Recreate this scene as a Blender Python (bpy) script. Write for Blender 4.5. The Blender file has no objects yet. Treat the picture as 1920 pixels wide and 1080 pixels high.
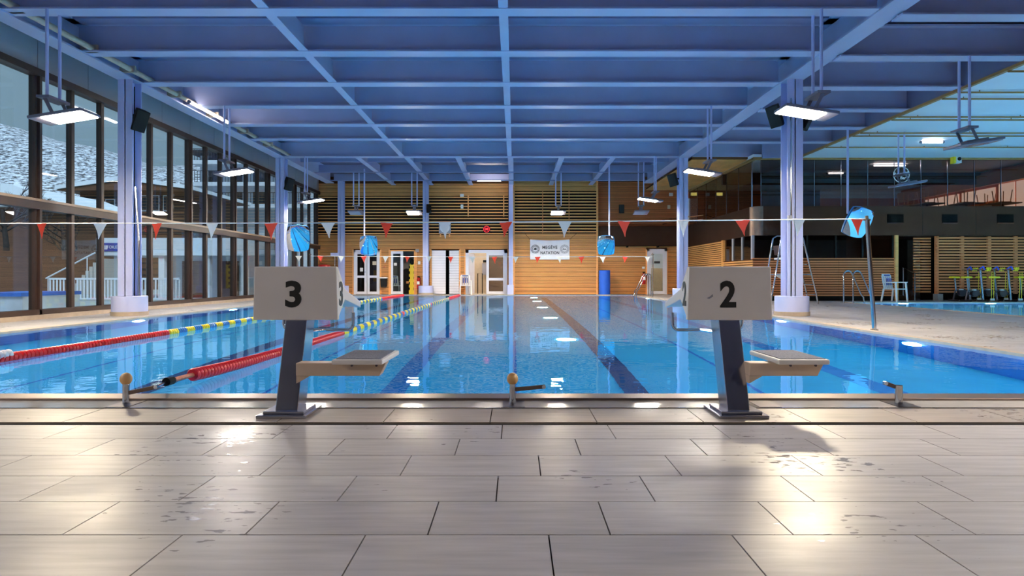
import bpy, math, random
from mathutils import Vector, Matrix, Euler

random.seed(7)
SC = bpy.context.scene
COL = SC.collection
F = 1200.0                      # focal length in pixels of the 1920 px frame
VX, VY, H = 965.0, 519.5, 0.82  # vanishing point of the hall's long axis, eye height

# ------------------------------------------------------------------ camera
cam_d = bpy.data.cameras.new('camera')
cam = bpy.data.objects.new('camera', cam_d)
COL.objects.link(cam)
cam.location = (0, 0, H)
cam.rotation_euler = (math.radians(90), 0, 0)
cam_d.sensor_width = 36.0
cam_d.lens = F / 1920 * 36.0
cam_d.shift_x = -(VX - 960) / 1920
cam_d.shift_y = -(540 - VY) / 1920
cam_d.clip_start = 0.05
cam_d.clip_end = 600
SC.camera = cam

# ------------------------------------------------------------------ world: even dusk sky
world = bpy.data.worlds.new('dusk_sky')
SC.world = world
world.use_nodes = True
wn = world.node_tree
wn.nodes['Background'].inputs['Color'].default_value = (0.24, 0.34, 0.42, 1)
wn.nodes['Background'].inputs['Strength'].default_value = 0.75

# added sun lamp from behind the building: brightens only the hillside and houses outside
sun_d = bpy.data.lights.new('twilight_fill', 'SUN'); sun_d.energy = 2.6; sun_d.angle = math.radians(25); sun_d.color = (.82, .9, 1.0)
sun = bpy.data.objects.new('twilight_fill', sun_d); COL.objects.link(sun)
sun.rotation_euler = Vector((-.3, .55, -.78)).to_track_quat('-Z', 'Y').to_euler()

vs = SC.view_settings
vs.view_transform = 'Standard'
vs.look = 'None'
vs.gamma = 1.0
vs.exposure = 0.58
vs.use_curve_mapping = False
SC.cycles.max_bounces = 10
SC.cycles.diffuse_bounces = 5
SC.cycles.glossy_bounces = 5
SC.cycles.transmission_bounces = 8
SC.cycles.sample_clamp_indirect = 6.0
SC.cycles.blur_glossy = 0.6

# lamp strengths, all in one place
POOL_LAMP = 340.0
LAMP_WARM = 300.0
LAMP_NEAR = 230.0
LAMP_FILL = 165.0
LAMP_FAR = 520.0
STRIP = 14.0

# ------------------------------------------------------------------ helpers
def px(x, d): return (x - VX) * d / F
def pz(y, d): return H + (VY - y) * d / F

def lin(c):
    c = c / 255.0
    return c / 12.92 if c <= 0.04045 else ((c + 0.055) / 1.055) ** 2.4
def rgb(r, g, b): return (lin(r), lin(g), lin(b), 1.0)

MATS = {}
def mat(name, color, rough=0.5, metal=0.0, var=0.0, scale=6.0, stretch=(1, 1, 1), bump=0.0, spec=0.5,
        emit=None, strength=0.0, obj_var=0.0, detail=4.0):
    m = bpy.data.materials.new(name)
    m.use_nodes = True
    nt = m.node_tree
    b = nt.nodes['Principled BSDF']
    b.inputs['Base Color'].default_value = color
    b.inputs['Roughness'].default_value = rough
    b.inputs['Metallic'].default_value = metal
    b.inputs['Specular IOR Level'].default_value = spec
    if emit:
        b.inputs['Emission Color'].default_value = emit
        b.inputs['Emission Strength'].default_value = strength
    if var or bump or obj_var:
        tc = nt.nodes.new('ShaderNodeTexCoord')
        mp = nt.nodes.new('ShaderNodeMapping')
        mp.inputs['Scale'].default_value = stretch
        nz = nt.nodes.new('ShaderNodeTexNoise')
        nz.inputs['Scale'].default_value = scale
        nz.inputs['Detail'].default_value = detail
        geo = nt.nodes.new('ShaderNodeNewGeometry')
        nt.links.new(geo.outputs['Position'], mp.inputs['Vector'])
        nt.links.new(mp.outputs['Vector'], nz.inputs['Vector'])
        if var or obj_var:
            mr = nt.nodes.new('ShaderNodeMapRange')
            mr.inputs['From Min'].default_value = 0.3
            mr.inputs['From Max'].default_value = 0.7
            mr.inputs['To Min'].default_value = 1 - var
            mr.inputs['To Max'].default_value = 1 + var
            nt.links.new(nz.outputs['Fac'], mr.inputs['Value'])
            val = mr.outputs['Result']
            if obj_var:
                oi = nt.nodes.new('ShaderNodeObjectInfo')
                mr2 = nt.nodes.new('ShaderNodeMapRange')
                mr2.inputs['To Min'].default_value = 1 - obj_var
                mr2.inputs['To Max'].default_value = 1 + obj_var
                nt.links.new(oi.outputs['Random'], mr2.inputs['Value'])
                mu = nt.nodes.new('ShaderNodeMath'); mu.operation = 'MULTIPLY'
                nt.links.new(val, mu.inputs[0]); nt.links.new(mr2.outputs['Result'], mu.inputs[1])
                val = mu.outputs[0]
            vm = nt.nodes.new('ShaderNodeVectorMath'); vm.operation = 'SCALE'
            vm.inputs[0].default_value = color[:3]
            nt.links.new(val, vm.inputs['Scale'])
            nt.links.new(vm.outputs['Vector'], b.inputs['Base Color'])
        if bump:
            bp = nt.nodes.new('ShaderNodeBump')
            bp.inputs['Strength'].default_value = bump
            bp.inputs['Distance'].default_value = 0.01
            nt.links.new(nz.outputs['Fac'], bp.inputs['Height'])
            nt.links.new(bp.outputs['Normal'], b.inputs['Normal'])
    MATS[name] = m
    return m

class MB:
    def __init__(s): s.v = []; s.f = []
    def box(s, x0, y0, z0, x1, y1, z1):
        n = len(s.v)
        s.v += [Vector(p) for p in ((x0,y0,z0),(x1,y0,z0),(x1,y1,z0),(x0,y1,z0),(x0,y0,z1),(x1,y0,z1),(x1,y1,z1),(x0,y1,z1))]
        s.f += [tuple(n+i for i in q) for q in ((3,2,1,0),(4,5,6,7),(0,1,5,4),(1,2,6,5),(2,3,7,6),(3,0,4,7))]
        return s
    def prism(s, pts, vec):
        """extrude the 3-D polygon pts along vec (both ends closed)"""
        n = len(s.v); k = len(pts)
        pts = [Vector(p) for p in pts]; vec = Vector(vec)
        s.v += pts + [p + vec for p in pts]
        s.f.append(tuple(n+i for i in reversed(range(k))))
        s.f.append(tuple(n+k+i for i in range(k)))
        for i in range(k):
            j = (i+1) % k
            s.f.append((n+i, n+j, n+k+j, n+k+i))
        return s
    def cyl(s, p0, p1, r, seg=12, r2=None):
        return s.tube([p0, p1], r, seg, r2)
    def tube(s, pts, r, seg=10, r2=None):
        pts = [Vector(p) for p in pts]
        n0 = len(s.v); m = len(pts)
        up = None
        for i, p in enumerate(pts):
            t = (pts[min(i+1, m-1)] - pts[max(i-1, 0)]).normalized()
            if up is None:
                a = Vector((0,0,1)) if abs(t.z) < 0.9 else Vector((1,0,0))
                up = (a - t*a.dot(t)).normalized()
            else:
                up = (up - t*up.dot(t)).normalized()
            sd = t.cross(up)
            rr = r if r2 is None else r + (r2-r)*i/(m-1)
            for k in range(seg):
                a = 2*math.pi*k/seg
                s.v.append(p + (up*math.cos(a) + sd*math.sin(a))*rr)
        for i in range(m-1):
            for k in range(seg):
                k2 = (k+1) % seg
                a = n0+i*seg
                s.f.append((a+k2, a+k, a+seg+k, a+seg+k2))
        s.f.append(tuple(n0+k for k in range(seg)))
        s.f.append(tuple(n0+(m-1)*seg+k for k in reversed(range(seg))))
        return s
    def lathe(s, prof, c, seg=24):
        """prof: (radius, z) pairs from bottom to top, around the vertical through c"""
        n0 = len(s.v); c = Vector(c)
        for r, z in prof:
            for k in range(seg):
                a = 2*math.pi*k/seg
                s.v.append(c + Vector((r*math.cos(a), r*math.sin(a), z)))
        for i in range(len(prof)-1):
            for k in range(seg):
                k2 = (k+1) % seg; a = n0+i*seg
                s.f.append((a+k, a+k2, a+seg+k2, a+seg+k))
        s.f.append(tuple(n0+k for k in reversed(range(seg))))
        s.f.append(tuple(n0+(len(prof)-1)*seg+k for k in range(seg)))
        return s
    def xf(s, M):
        s.v = [M @ p for p in s.v]; return s
    def data(s, name, m, off=(0,0,0), smooth=False):
        me = bpy.data.meshes.new(name)
        o = Vector(off)
        me.from_pydata([tuple(p-o) for p in s.v], [], s.f)
        me.materials.append(MATS[m] if isinstance(m, str) else m)
        if smooth:
            me.polygons.foreach_set('use_smooth', [True]*len(me.polygons))
            if hasattr(me, 'set_sharp_from_angle'): me.set_sharp_from_angle(angle=math.radians(40))
        me.update()
        return me
    def build(s, name, m, parent=None, smooth=False, bevel=0.0, kind=None, label=None):
        off = WORLD.get(parent.name, Vector((0,0,0))) if parent else Vector((0,0,0))
        me = s.data(name, m, off, smooth)
        return link(name, me, parent, bevel, kind, label)

WORLD = {}      # object name -> world position of its origin
def link(name, me, parent=None, bevel=0.0, kind=None, label=None, loc=None):
    o = bpy.data.objects.new(name, me)
    COL.objects.link(o)
    if parent: o.parent = parent
    if loc is not None: o.location = loc
    WORLD[o.name] = WORLD.get(parent.name, Vector((0,0,0))) if parent else Vector((0,0,0))
    if bevel:
        b = o.modifiers.new('bevel', 'BEVEL'); b.width = bevel; b.segments = 2; b.limit_method = 'ANGLE'
    if kind: o['kind'] = kind
    if label: o['label'] = label
    return o
def thing(name, label, cat, loc=(0,0,0), group=None):
    o = bpy.data.objects.new(name, None); COL.objects.link(o)
    o.location = loc; o['label'] = label; o['category'] = cat
    o.empty_display_size = 0.1
    if group: o['group'] = group
    WORLD[o.name] = Vector(loc)
    return o
def tag(o, label, cat, group=None):
    o['label'] = label; o['category'] = cat
    if group: o['group'] = group
    return o
def struct(o, label=None, cat=None):
    o['kind'] = 'structure'
    if label: o['label'] = label
    if cat: o['category'] = cat
    return o
def root(name, label=None, cat=None, kind='structure'):
    o = bpy.data.objects.new(name, None); COL.objects.link(o)
    o['kind'] = kind
    if label: o['label'] = label
    if cat: o['category'] = cat
    WORLD[o.name] = Vector((0,0,0))
    return o
def copy_tree(o, parent=None):
    c = o.copy(); COL.objects.link(c); c.parent = parent
    WORLD[c.name] = WORLD[o.name]
    for ch in list(o.children):
        copy_tree(ch, c)
    return c
def text_mesh(body, size, m, bold=0.0, extrude=0.0015, spacing=1.0):
    cu = bpy.data.curves.new('text', 'FONT')
    cu.body = body; cu.size = size; cu.align_x = 'CENTER'; cu.align_y = 'CENTER'
    cu.extrude = extrude; cu.offset = bold; cu.space_character = spacing; cu.resolution_u = 4
    t = bpy.data.objects.new('text', cu); COL.objects.link(t)
    bpy.context.view_layer.update()
    dg = bpy.context.evaluated_depsgraph_get()
    me = bpy.data.meshes.new_from_object(t.evaluated_get(dg))
    me.materials.clear(); me.materials.append(MATS[m])
    bpy.data.objects.remove(t); bpy.data.curves.remove(cu)
    return me
def put_text(body, size, m, parent, M, name='lettering', bold=0.0, extrude=0.0015, sx=1.0, spacing=1.0, fit=None):
    me = text_mesh(body, size, m, bold, extrude, spacing)
    if fit:       # stretch to the measured width and height
        xs = [v.co.x for v in me.vertices]; ys = [v.co.y for v in me.vertices]
        kx, ky = fit[0]/(max(xs)-min(xs)), fit[1]/(max(ys)-min(ys))
        me.transform(Matrix.Diagonal((kx, ky, 1, 1)) @ Matrix.Translation((-(max(xs)+min(xs))/2, -(max(ys)+min(ys))/2, 0)))
    off = WORLD.get(parent.name, Vector((0,0,0)))
    me.transform(Matrix.Translation(-off) @ M @ Matrix.Diagonal((sx,1,1,1)))
    return link(name, me, parent)
FACE_CAM = Matrix.Rotation(math.radians(90), 4, 'X')     # lettering that faces -Y

# ------------------------------------------------------------------ materials
mat('paint', rgb(166, 172, 202), 0.42, var=0.05, scale=1.5)             # lavender blue steel paint
mat('paint_col', rgb(186, 192, 232), 0.4, var=0.04, scale=2)
mat('paint_dark', rgb(134, 138, 172), 0.5, var=0.06, scale=1.2)
mat('roof_panel', rgb(104, 106, 136), 0.55, var=0.05, scale=0.8)
mat('fascia', rgb(160, 158, 164), 0.5, var=0.05, scale=0.7)
mat('brown_frame', rgb(52, 32, 25), 0.5, var=0.15, scale=5)
mat('ledge', rgb(140, 116, 96), 0.45, var=0.1, scale=4)
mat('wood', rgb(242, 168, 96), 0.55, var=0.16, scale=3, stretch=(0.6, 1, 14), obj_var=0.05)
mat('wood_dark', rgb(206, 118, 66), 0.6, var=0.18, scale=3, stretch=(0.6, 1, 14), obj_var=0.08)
mat('wood_side', rgb(222, 160, 90), 0.55, var=0.16, scale=3, stretch=(1, 0.6, 14))
mat('backing', rgb(84, 50, 30), 0.85, spec=0.1, var=0.1, scale=2)
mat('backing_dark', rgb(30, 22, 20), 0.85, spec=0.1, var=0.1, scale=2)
mat('dark_metal', rgb(60, 36, 27), 0.85, 0.0, spec=0.08, var=0.12, scale=1.5)
mat('black', rgb(14, 13, 13), 0.75, spec=0.2, var=0.1, scale=8)
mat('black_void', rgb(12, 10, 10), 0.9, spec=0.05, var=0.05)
mat('white', rgb(232, 230, 228), 0.4, var=0.03, scale=3)
mat('white_block', rgb(224, 218, 212), 0.38, var=0.03, scale=4)
mat('white_door', rgb(226, 226, 236), 0.4, var=0.03, scale=2)
mat('chrome', rgb(205, 208, 214), 0.12, 1.0, var=0.03)
mat('steel', rgb(196, 196, 204), 0.2, 1.0, var=0.08, scale=14, stretch=(1, 1, 0.2))
mat('steel_dark', rgb(96, 88, 92), 0.3, 1.0, var=0.06, scale=4)
mat('steel_brown', rgb(122, 104, 94), 0.36, 0.6, var=0.1, scale=5)
mat('beige_step', rgb(206, 182, 158), 0.45, var=0.05, scale=5)
mat('grip_pad', rgb(120, 120, 132), 0.75, var=0.35, scale=140, bump=0.6)
mat('ball_wood', rgb(226, 178, 118), 0.35, var=0.12, scale=18, stretch=(1, 1, 0.4))
mat('red_float', rgb(222, 34, 34), 0.32, var=0.06)
mat('yellow_float', rgb(248, 220, 40), 0.35, var=0.05)
mat('blue_float', rgb(40, 120, 190), 0.35, var=0.05)
mat('white_float', rgb(225, 225, 225), 0.4, var=0.05)
mat('flag_red', rgb(245, 62, 28), 0.6, var=0.05)
mat('flag_white', rgb(232, 228, 220), 0.6, var=0.04)
mat('rope', rgb(230, 226, 220), 0.6, var=0.05)
mat('rust', rgb(190, 110, 70), 0.5, 0.4, var=0.2, scale=20)
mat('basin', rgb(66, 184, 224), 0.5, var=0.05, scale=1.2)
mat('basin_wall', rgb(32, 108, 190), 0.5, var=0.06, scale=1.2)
mat('basin_pale', rgb(150, 208, 230), 0.5, var=0.05, scale=1.2)
mat('lane_mark', rgb(24, 56, 110), 0.6, var=0.1)
mat('lane_mark_pale', rgb(38, 120, 186), 0.6, var=0.1)
mat('blue_mat', rgb(30, 92, 196), 0.5, var=0.05)
mat('fire_red', rgb(196, 24, 24), 0.3, var=0.05)
mat('board_yellow', rgb(240, 205, 20), 0.45, var=0.05)
mat('cream', rgb(205, 190, 165), 0.6, var=0.05)
mat('room_grey', rgb(150, 140, 135), 0.7, var=0.05)
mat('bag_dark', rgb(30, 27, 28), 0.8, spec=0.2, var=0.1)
mat('digit', rgb(14, 13, 14), 0.5)
mat('banner', rgb(228, 228, 234), 0.55, var=0.04, scale=4, bump=0.3)
mat('print_grey', rgb(58, 58, 66), 0.6)
mat('print_pale', rgb(150, 150, 158), 0.6)
mat('print_blue', rgb(40, 60, 150), 0.5)
mat('mirror', (0.86, 0.93, 0.98, 1), 0.03, 1.0)
mat('blue_grip', rgb(40, 70, 200), 0.4, var=0.05)
mat('yellow_pad', rgb(240, 200, 20), 0.45, var=0.05)
mat('snow', rgb(226, 234, 244), 0.7, var=0.05, scale=0.6)
mat('terrace', rgb(170, 172, 170), 0.7, var=0.12, scale=0.5)
mat('render_white', rgb(205, 212, 222), 0.7, var=0.05)
mat('chalet_wood', rgb(96, 66, 48), 0.7, var=0.2, scale=2, stretch=(0.3, 0.3, 6))
mat('bark', rgb(52, 46, 44), 0.9, var=0.2)
mat('blue_cover', rgb(30, 110, 210), 0.5, var=0.08)
mat('white_ceiling', rgb(226, 232, 236), 0.5, var=0.03, scale=0.6)
mat('rail_brown', rgb(150, 112, 62), 0.5, var=0.08)
mat('tile_beige', rgb(176, 160, 142), 0.5, var=0.1, scale=8)
mat('gutter', rgb(190, 184, 178), 0.12, var=0.08, scale=6, bump=0.15)
mat('lamp_warm', rgb(255, 230, 170), emit=(1.0, 0.84, 0.60, 1), strength=LAMP_WARM)
mat('lamp_near', rgb(255, 240, 210), emit=(1.0, 0.90, 0.76, 1), strength=LAMP_NEAR)
mat('lamp_fill', rgb(255, 240, 225), emit=(1.0, 0.90, 0.80, 1), strength=LAMP_FILL)
mat('lamp_far', rgb(255, 240, 220), emit=(1.0, 0.84, 0.62, 1), strength=LAMP_FAR)
mat('lamp_off', rgb(150, 170, 190), 0.15)
mat('strip_lit', rgb(255, 245, 240), emit=(1.0, 0.93, 0.90, 1), strength=STRIP)
mat('strip_far', rgb(255, 245, 235), emit=(1.0, 0.88, 0.74, 1), strength=STRIP*3)
mat('lamp_house', rgb(120, 116, 132), 0.4, 0.4, var=0.05)
mat('pool_lamp', rgb(230, 250, 255), emit=(0.50, 0.92, 1.0, 1), strength=POOL_LAMP)
mat('spot_fill', rgb(255, 220, 180), emit=(1.0, 0.72, 0.50, 1), strength=70.0)
mat('slate_wall', rgb(74, 70, 84), 0.7, var=0.08)
mat('led_red', rgb(255, 40, 40), emit=(1.0, 0.03, 0.05, 1), strength=1.1)
mat('exit_green', rgb(120, 230, 150), emit=(0.45, 0.95, 0.55, 1), strength=1.6)
mat('exit_yellow', rgb(230, 220, 100), emit=(0.85, 0.8, 0.2, 1), strength=1.4)
mat('lit_window', rgb(255, 225, 195), emit=(1.0, 0.76, 0.60, 1), strength=0.75)

def glass_mat(name, tint, rough=0.0):
    m = bpy.data.materials.new(name); m.use_nodes = True
    nt = m.node_tree; nt.nodes.clear()
    out = nt.nodes.new('ShaderNodeOutputMaterial')
    tr = nt.nodes.new('ShaderNodeBsdfTransparent'); tr.inputs['Color'].default_value = tint
    gl = nt.nodes.new('ShaderNodeBsdfGlossy'); gl.inputs['Roughness'].default_value = rough
    fr = nt.nodes.new('ShaderNodeFresnel')
    ge = nt.nodes.new('ShaderNodeNewGeometry')
    io = nt.nodes.new('ShaderNodeMapRange'); io.inputs['To Min'].default_value = 1.5; io.inputs['To Max'].default_value = 1/1.5
    nt.links.new(ge.outputs['Backfacing'], io.inputs['Value']); nt.links.new(io.outputs[0], fr.inputs['IOR'])
    mx = nt.nodes.new('ShaderNodeMixShader')
    nt.links.new(fr.outputs[0], mx.inputs[0]); nt.links.new(tr.outputs[0], mx.inputs[1]); nt.links.new(gl.outputs[0], mx.inputs[2])
    nt.links.new(mx.outputs[0], out.inputs[0])
    MATS[name] = m
glass_mat('glass', (0.86, 0.93, 0.95, 1))
glass_mat('glass_dark', (0.55, 0.52, 0.52, 1))

def water_mat():
    m = bpy.data.materials.new('water'); m.use_nodes = True
    nt = m.node_tree; nt.nodes.clear()
    out = nt.nodes.new('ShaderNodeOutputMaterial')
    g = nt.nodes.new('ShaderNodeBsdfGlass'); g.inputs['IOR'].default_value = 1.33
    g.inputs['Color'].default_value = (0.80, 0.95, 1.0, 1); g.inputs['Roughness'].default_value = 0.0
    geo = nt.nodes.new('ShaderNodeNewGeometry')
    n1 = nt.nodes.new('ShaderNodeTexNoise'); n1.inputs['Scale'].default_value = 2.2; n1.inputs['Detail'].default_value = 2
    n2 = nt.nodes.new('ShaderNodeTexNoise'); n2.inputs['Scale'].default_value = 9.0; n2.inputs['Detail'].default_value = 1
    ad = nt.nodes.new('ShaderNodeMath'); ad.operation = 'MULTIPLY_ADD'; ad.inputs[1].default_value = 0.18
    bp = nt.nodes.new('ShaderNodeBump'); bp.inputs['Strength'].default_value = 0.055; bp.inputs['Distance'].default_value = 0.05
    nt.links.new(geo.outputs['Position'], n1.inputs['Vector']); nt.links.new(geo.outputs['Position'], n2.inputs['Vector'])
    nt.links.new(n2.outputs['Fac'], ad.inputs[0]); nt.links.new(n1.outputs['Fac'], ad.inputs[2])
    nt.links.new(ad.outputs[0], bp.inputs['Height']); nt.links.new(bp.outputs['Normal'], g.inputs['Normal'])
    nt.links.new(g.outputs[0], out.inputs[0])
    MATS['water'] = m
water_mat()

def tile_mat(name, base, obj_var=0.06, bricks=None, wet=0.5):
    """grey porcelain plank tile: streaky grain, damp glossy patches; optional joint grid for receding decks"""
    m = bpy.data.materials.new(name); m.use_nodes = True
    nt = m.node_tree; b = nt.nodes['Principled BSDF']; N = nt.nodes.new; L = nt.links.new
    geo = N('ShaderNodeNewGeometry')
    mp = N('ShaderNodeMapping'); mp.inputs['Scale'].default_value = (1.4, 14, 1)
    st = N('ShaderNodeTexNoise'); st.inputs['Scale'].default_value = 2.0; st.inputs['Detail'].default_value = 6
    L(geo.outputs['Position'], mp.inputs['Vector']); L(mp.outputs['Vector'], st.inputs['Vector'])
    cl = N('ShaderNodeTexNoise'); cl.inputs['Scale'].default_value = 1.1; cl.inputs['Detail'].default_value = 3
    L(geo.outputs['Position'], cl.inputs['Vector'])
    mr = N('ShaderNodeMapRange'); mr.inputs['From Min'].default_value = .25; mr.inputs['From Max'].default_value = .75
    mr.inputs['To Min'].default_value = .82; mr.inputs['To Max'].default_value = 1.16
    L(st.outputs['Fac'], mr.inputs['Value'])
    oi = N('ShaderNodeObjectInfo')
    mo = N('ShaderNodeMapRange'); mo.inputs['To Min'].default_value = 1-obj_var; mo.inputs['To Max'].default_value = 1+obj_var
    L(oi.outputs['Random'], mo.inputs['Value'])
    mu = N('ShaderNodeMath'); mu.operation = 'MULTIPLY'; L(mr.outputs[0], mu.inputs[0]); L(mo.outputs[0], mu.inputs[1])
    # small dark damp flecks
    fl = N('ShaderNodeTexNoise'); fl.inputs['Scale'].default_value = 22; fl.inputs['Detail'].default_value = 6
    mp2 = N('ShaderNodeMapping'); mp2.inputs['Scale'].default_value = (0.6, 1.5, 1)
    L(geo.outputs['Position'], mp2.inputs['Vector']); L(mp2.outputs['Vector'], fl.inputs['Vector'])
    ms = N('ShaderNodeMath'); ms.operation = 'MULTIPLY'; L(fl.outputs['Fac'], ms.inputs[0]); L(cl.outputs['Fac'], ms.inputs[1])
    wetr = N('ShaderNodeMapRange'); wetr.inputs['From Min'].default_value = .37; wetr.inputs['From Max'].default_value = .39
    L(ms.outputs[0], wetr.inputs['Value'])
    dk = N('ShaderNodeMapRange'); dk.inputs['To Min'].default_value = 1.0; dk.inputs['To Max'].default_value = 0.78
    L(wetr.outputs[0], dk.inputs['Value'])
    mu2 = N('ShaderNodeMath'); mu2.operation = 'MULTIPLY'; L(mu.outputs[0], mu2.inputs[0]); L(dk.outputs[0], mu2.inputs[1])
    val = mu2.outputs[0]
    if bricks:
        bt = N('ShaderNodeTexBrick'); bt.inputs['Scale'].default_value = 1.0
        bt.inputs['Brick Width'].default_value = bricks[0]; bt.inputs['Row Height'].default_value = bricks[1]
        bt.inputs['Mortar Size'].default_value = 0.006
        bt.inputs['Color1'].default_value = (1,1,1,1); bt.inputs['Color2'].default_value = (.93,.93,.93,1)
        bt.inputs['Mortar'].default_value = (.45,.45,.45,1)
        L(geo.outputs['Position'], bt.inputs['Vector'])
        mu3 = N('ShaderNodeMath'); mu3.operation = 'MULTIPLY'; L(val, mu3.inputs[0]); L(bt.outputs['Color'], mu3.inputs[1])
        val = mu3.outputs[0]
    vm = N('ShaderNodeVectorMath'); vm.operation = 'SCALE'; vm.inputs[0].default_value = base[:3]
    L(val, vm.inputs['Scale']); L(vm.outputs['Vector'], b.inputs['Base Color'])
    rr = N('ShaderNodeMapRange'); rr.inputs['From Min'].default_value = .35; rr.inputs['From Max'].default_value = .65
    rr.inputs['To Min'].default_value = .52; rr.inputs['To Max'].default_value = .31
    L(cl.outputs['Fac'], rr.inputs['Value'])
    rm = N('ShaderNodeMix'); rm.data_type = 'FLOAT'; L(wetr.outputs[0], rm.inputs[0]); L(rr.outputs[0], rm.inputs[2]); rm.inputs[3].default_value = .06
    L(rm.outputs[0], b.inputs['Roughness'])
    bp = N('ShaderNodeBump'); bp.inputs['Strength'].default_value = .12; bp.inputs['Distance'].default_value = .004
    L(fl.outputs['Fac'], bp.inputs['Height']); L(bp.outputs['Normal'], b.inputs['Normal'])
    MATS[name] = m
tile_mat('tile', rgb(178, 172, 170))
tile_mat('tile_coping', rgb(164, 152, 140))
tile_mat('deck', rgb(168, 164, 166), bricks=(0.58, 0.302))
mat('joint', rgb(60, 50, 44), 0.8, var=0.1)

# ================================================================== SETTING
XL, XR = -9.35, 26.0          # glazed wall, far right wall
YB, D = -6.0, 30.4            # wall behind the camera, far wall
PX0, PX1, PY0, PY1 = -7.55, 5.36, 4.45, 29.45      # main pool
QX0, QX1, QY0, QY1 = 10.65, 22.0, 8.0, 20.6        # second pool
ZB = H + 4.19                 # underside of the roof beams
ZR = ZB + 0.58                # roof panels
BEAM_Y = [-1.4, .5, 2.4, 4.36, 6.26, 8.16, 10.06, 11.96, 13.89, 15.76, 17.67, 19.53, 22.4]
XCL, XCR = -8.25, 5.94        # column lines
COL_Y = [13.72, 22.66]

# ---- floor
fl = MB()
T0X, T1X, T0Y, T1Y = -5.2, 5.2, -0.08, 3.546
fl.box(XL, YB, -.3, XR, T0Y, 0).box(XL, T0Y, -.3, T0X, 3.99, 0).box(T1X, T0Y, -.3, XR, 3.99, 0)
fl.box(T0X, T0Y, -.3, T1X, T1Y, -.012).box(T0X, T1Y, -.3, T1X, 3.62, -.06).box(T0X, 3.62, -.3, T1X, 3.99, -.012)
fl.box(XL, 3.99, -.3, PX0-.25, PY0, 0).box(PX1+.25, 3.99, -.3, XR, PY0, 0)
fl.box(XL, PY0, -.3, PX0, D+.2, 0).box(PX0, PY1, -.3, PX1, D+.2, 0)
fl.box(PX1, PY0, -.3, QX0, D+.2, 0).box(QX0, PY0, -.3, XR, QY0, 0).box(QX0, QY1, -.3, XR, D+.2, 0).box(QX1, QY0, -.3, XR, QY1, 0)
floor = fl.build('floor', 'deck')
struct(floor, 'grey plank-tiled pool deck around the two pools', 'floor')
dk = MB(); dk.box(T0X, T1Y+.002, -.058, T1X, 3.618, -.045)
dk.build('drain_slot', 'black_void', floor)
jb = MB(); jb.box(T0X, T0Y, -.0118, T1X, T1Y, -.009).box(T0X, 3.62, -.0118, T1X, 3.985, -.009)
jb.build('joint_bed', 'joint', floor)
# individual plank tiles, one third running bond, as in the photograph
TL, TW, JT = 0.582, 0.302, 0.005
tb = MB(); tb.box(JT/2, JT/2, -.012, TL-JT/2, TW-JT/2, 0)
tme = tb.data('tile', 'tile')
first_x = {0: .514, 1: .305, 2: .108}
for k in range(12):
    y0 = 3.546 - TW*(k+1)
    ph = first_x[k % 3]
    n = int((T1X-T0X)/TL)+2
    i0 = math.ceil((T0X - ph)/TL)
    for i in range(i0, i0+n):
        x = ph + i*TL
        if x + TL > T1X: break
        t = link('tile', tme, floor, loc=(x, y0, 0))
cb = MB(); cb.box(.003, 0, -.012, .602, .363, 0)
cme = cb.data('coping_tile', 'tile_coping')
for i in range(-9, 8):
    x = .465 + i*.605
    if x < T0X or x+.605 > T1X: continue
    link('coping_tile', cme, floor, loc=(x, 3.622, 0))

# ---- overflow gutter and rims
g = MB(); g.box(PX0-.25, 3.992, -.25, PX1+.25, 4.27, -.004)
gut = g.build('trim_1', 'gutter'); struct(gut, 'wet pale overflow gutter slab along the near pool edge', 'trim')
g = MB(); g.box(PX0-.25, 4.0, -.004, PX1+.25, 4.012, 0.004); g.build('gutter_lip', 'chrome', gut)
for gx in (-.005, 1.62, -2.52, 2.5):
    g = MB(); g.box(gx-.07, 4.05, -.004, gx+.07, 4.26, -.001); g.build('floor_socket', 'steel_dark', gut)
r = MB(); r.box(PX0-.25, 4.27, -.3, PX1+.25, PY0, 0.012)
rim = r.build('trim_2', 'steel_brown', bevel=.006); struct(rim, 'brown steel rim at the near edge of the main pool', 'trim')
r = MB()
r.box(PX0-.10, PY0, -.02, PX0+.02, PY1, .012).box(PX1-.02, PY0, -.02, PX1+.10, PY1, .012).box(PX0-.1, PY1-.02, -.02, PX1+.1, PY1+.1, .012)
struct(r.build('trim_3', 'tile_beige'), 'beige edging strip round the sides of the main pool', 'trim')
r = MB()
r.box(QX0-.12, QY0, -.02, QX0+.02, QY1, .012).box(QX0-.12, QY1-.02, -.02, QX1, QY1+.1, .012).box(QX0, QY0-.1, -.02, QX1, QY0+.02, .012)
struct(r.build('trim_4', 'tile_beige'), 'beige edging strip of the smaller pool on the right', 'trim')

# ---- pools
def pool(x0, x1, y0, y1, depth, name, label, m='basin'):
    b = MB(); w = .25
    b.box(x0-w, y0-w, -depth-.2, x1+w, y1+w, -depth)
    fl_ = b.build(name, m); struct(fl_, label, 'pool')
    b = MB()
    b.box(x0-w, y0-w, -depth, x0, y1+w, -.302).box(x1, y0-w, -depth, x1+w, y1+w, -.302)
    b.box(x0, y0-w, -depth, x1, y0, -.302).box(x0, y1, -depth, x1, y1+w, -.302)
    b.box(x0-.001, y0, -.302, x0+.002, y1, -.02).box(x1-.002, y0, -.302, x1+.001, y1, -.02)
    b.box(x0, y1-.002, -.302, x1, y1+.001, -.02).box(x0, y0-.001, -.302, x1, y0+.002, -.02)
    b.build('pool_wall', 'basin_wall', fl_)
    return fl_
DEP = 1.8
basin = pool(PX0, PX1, PY0, PY1, DEP, 'pool_basin', 'long blue lane pool with dark lane lines on its floor')
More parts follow.
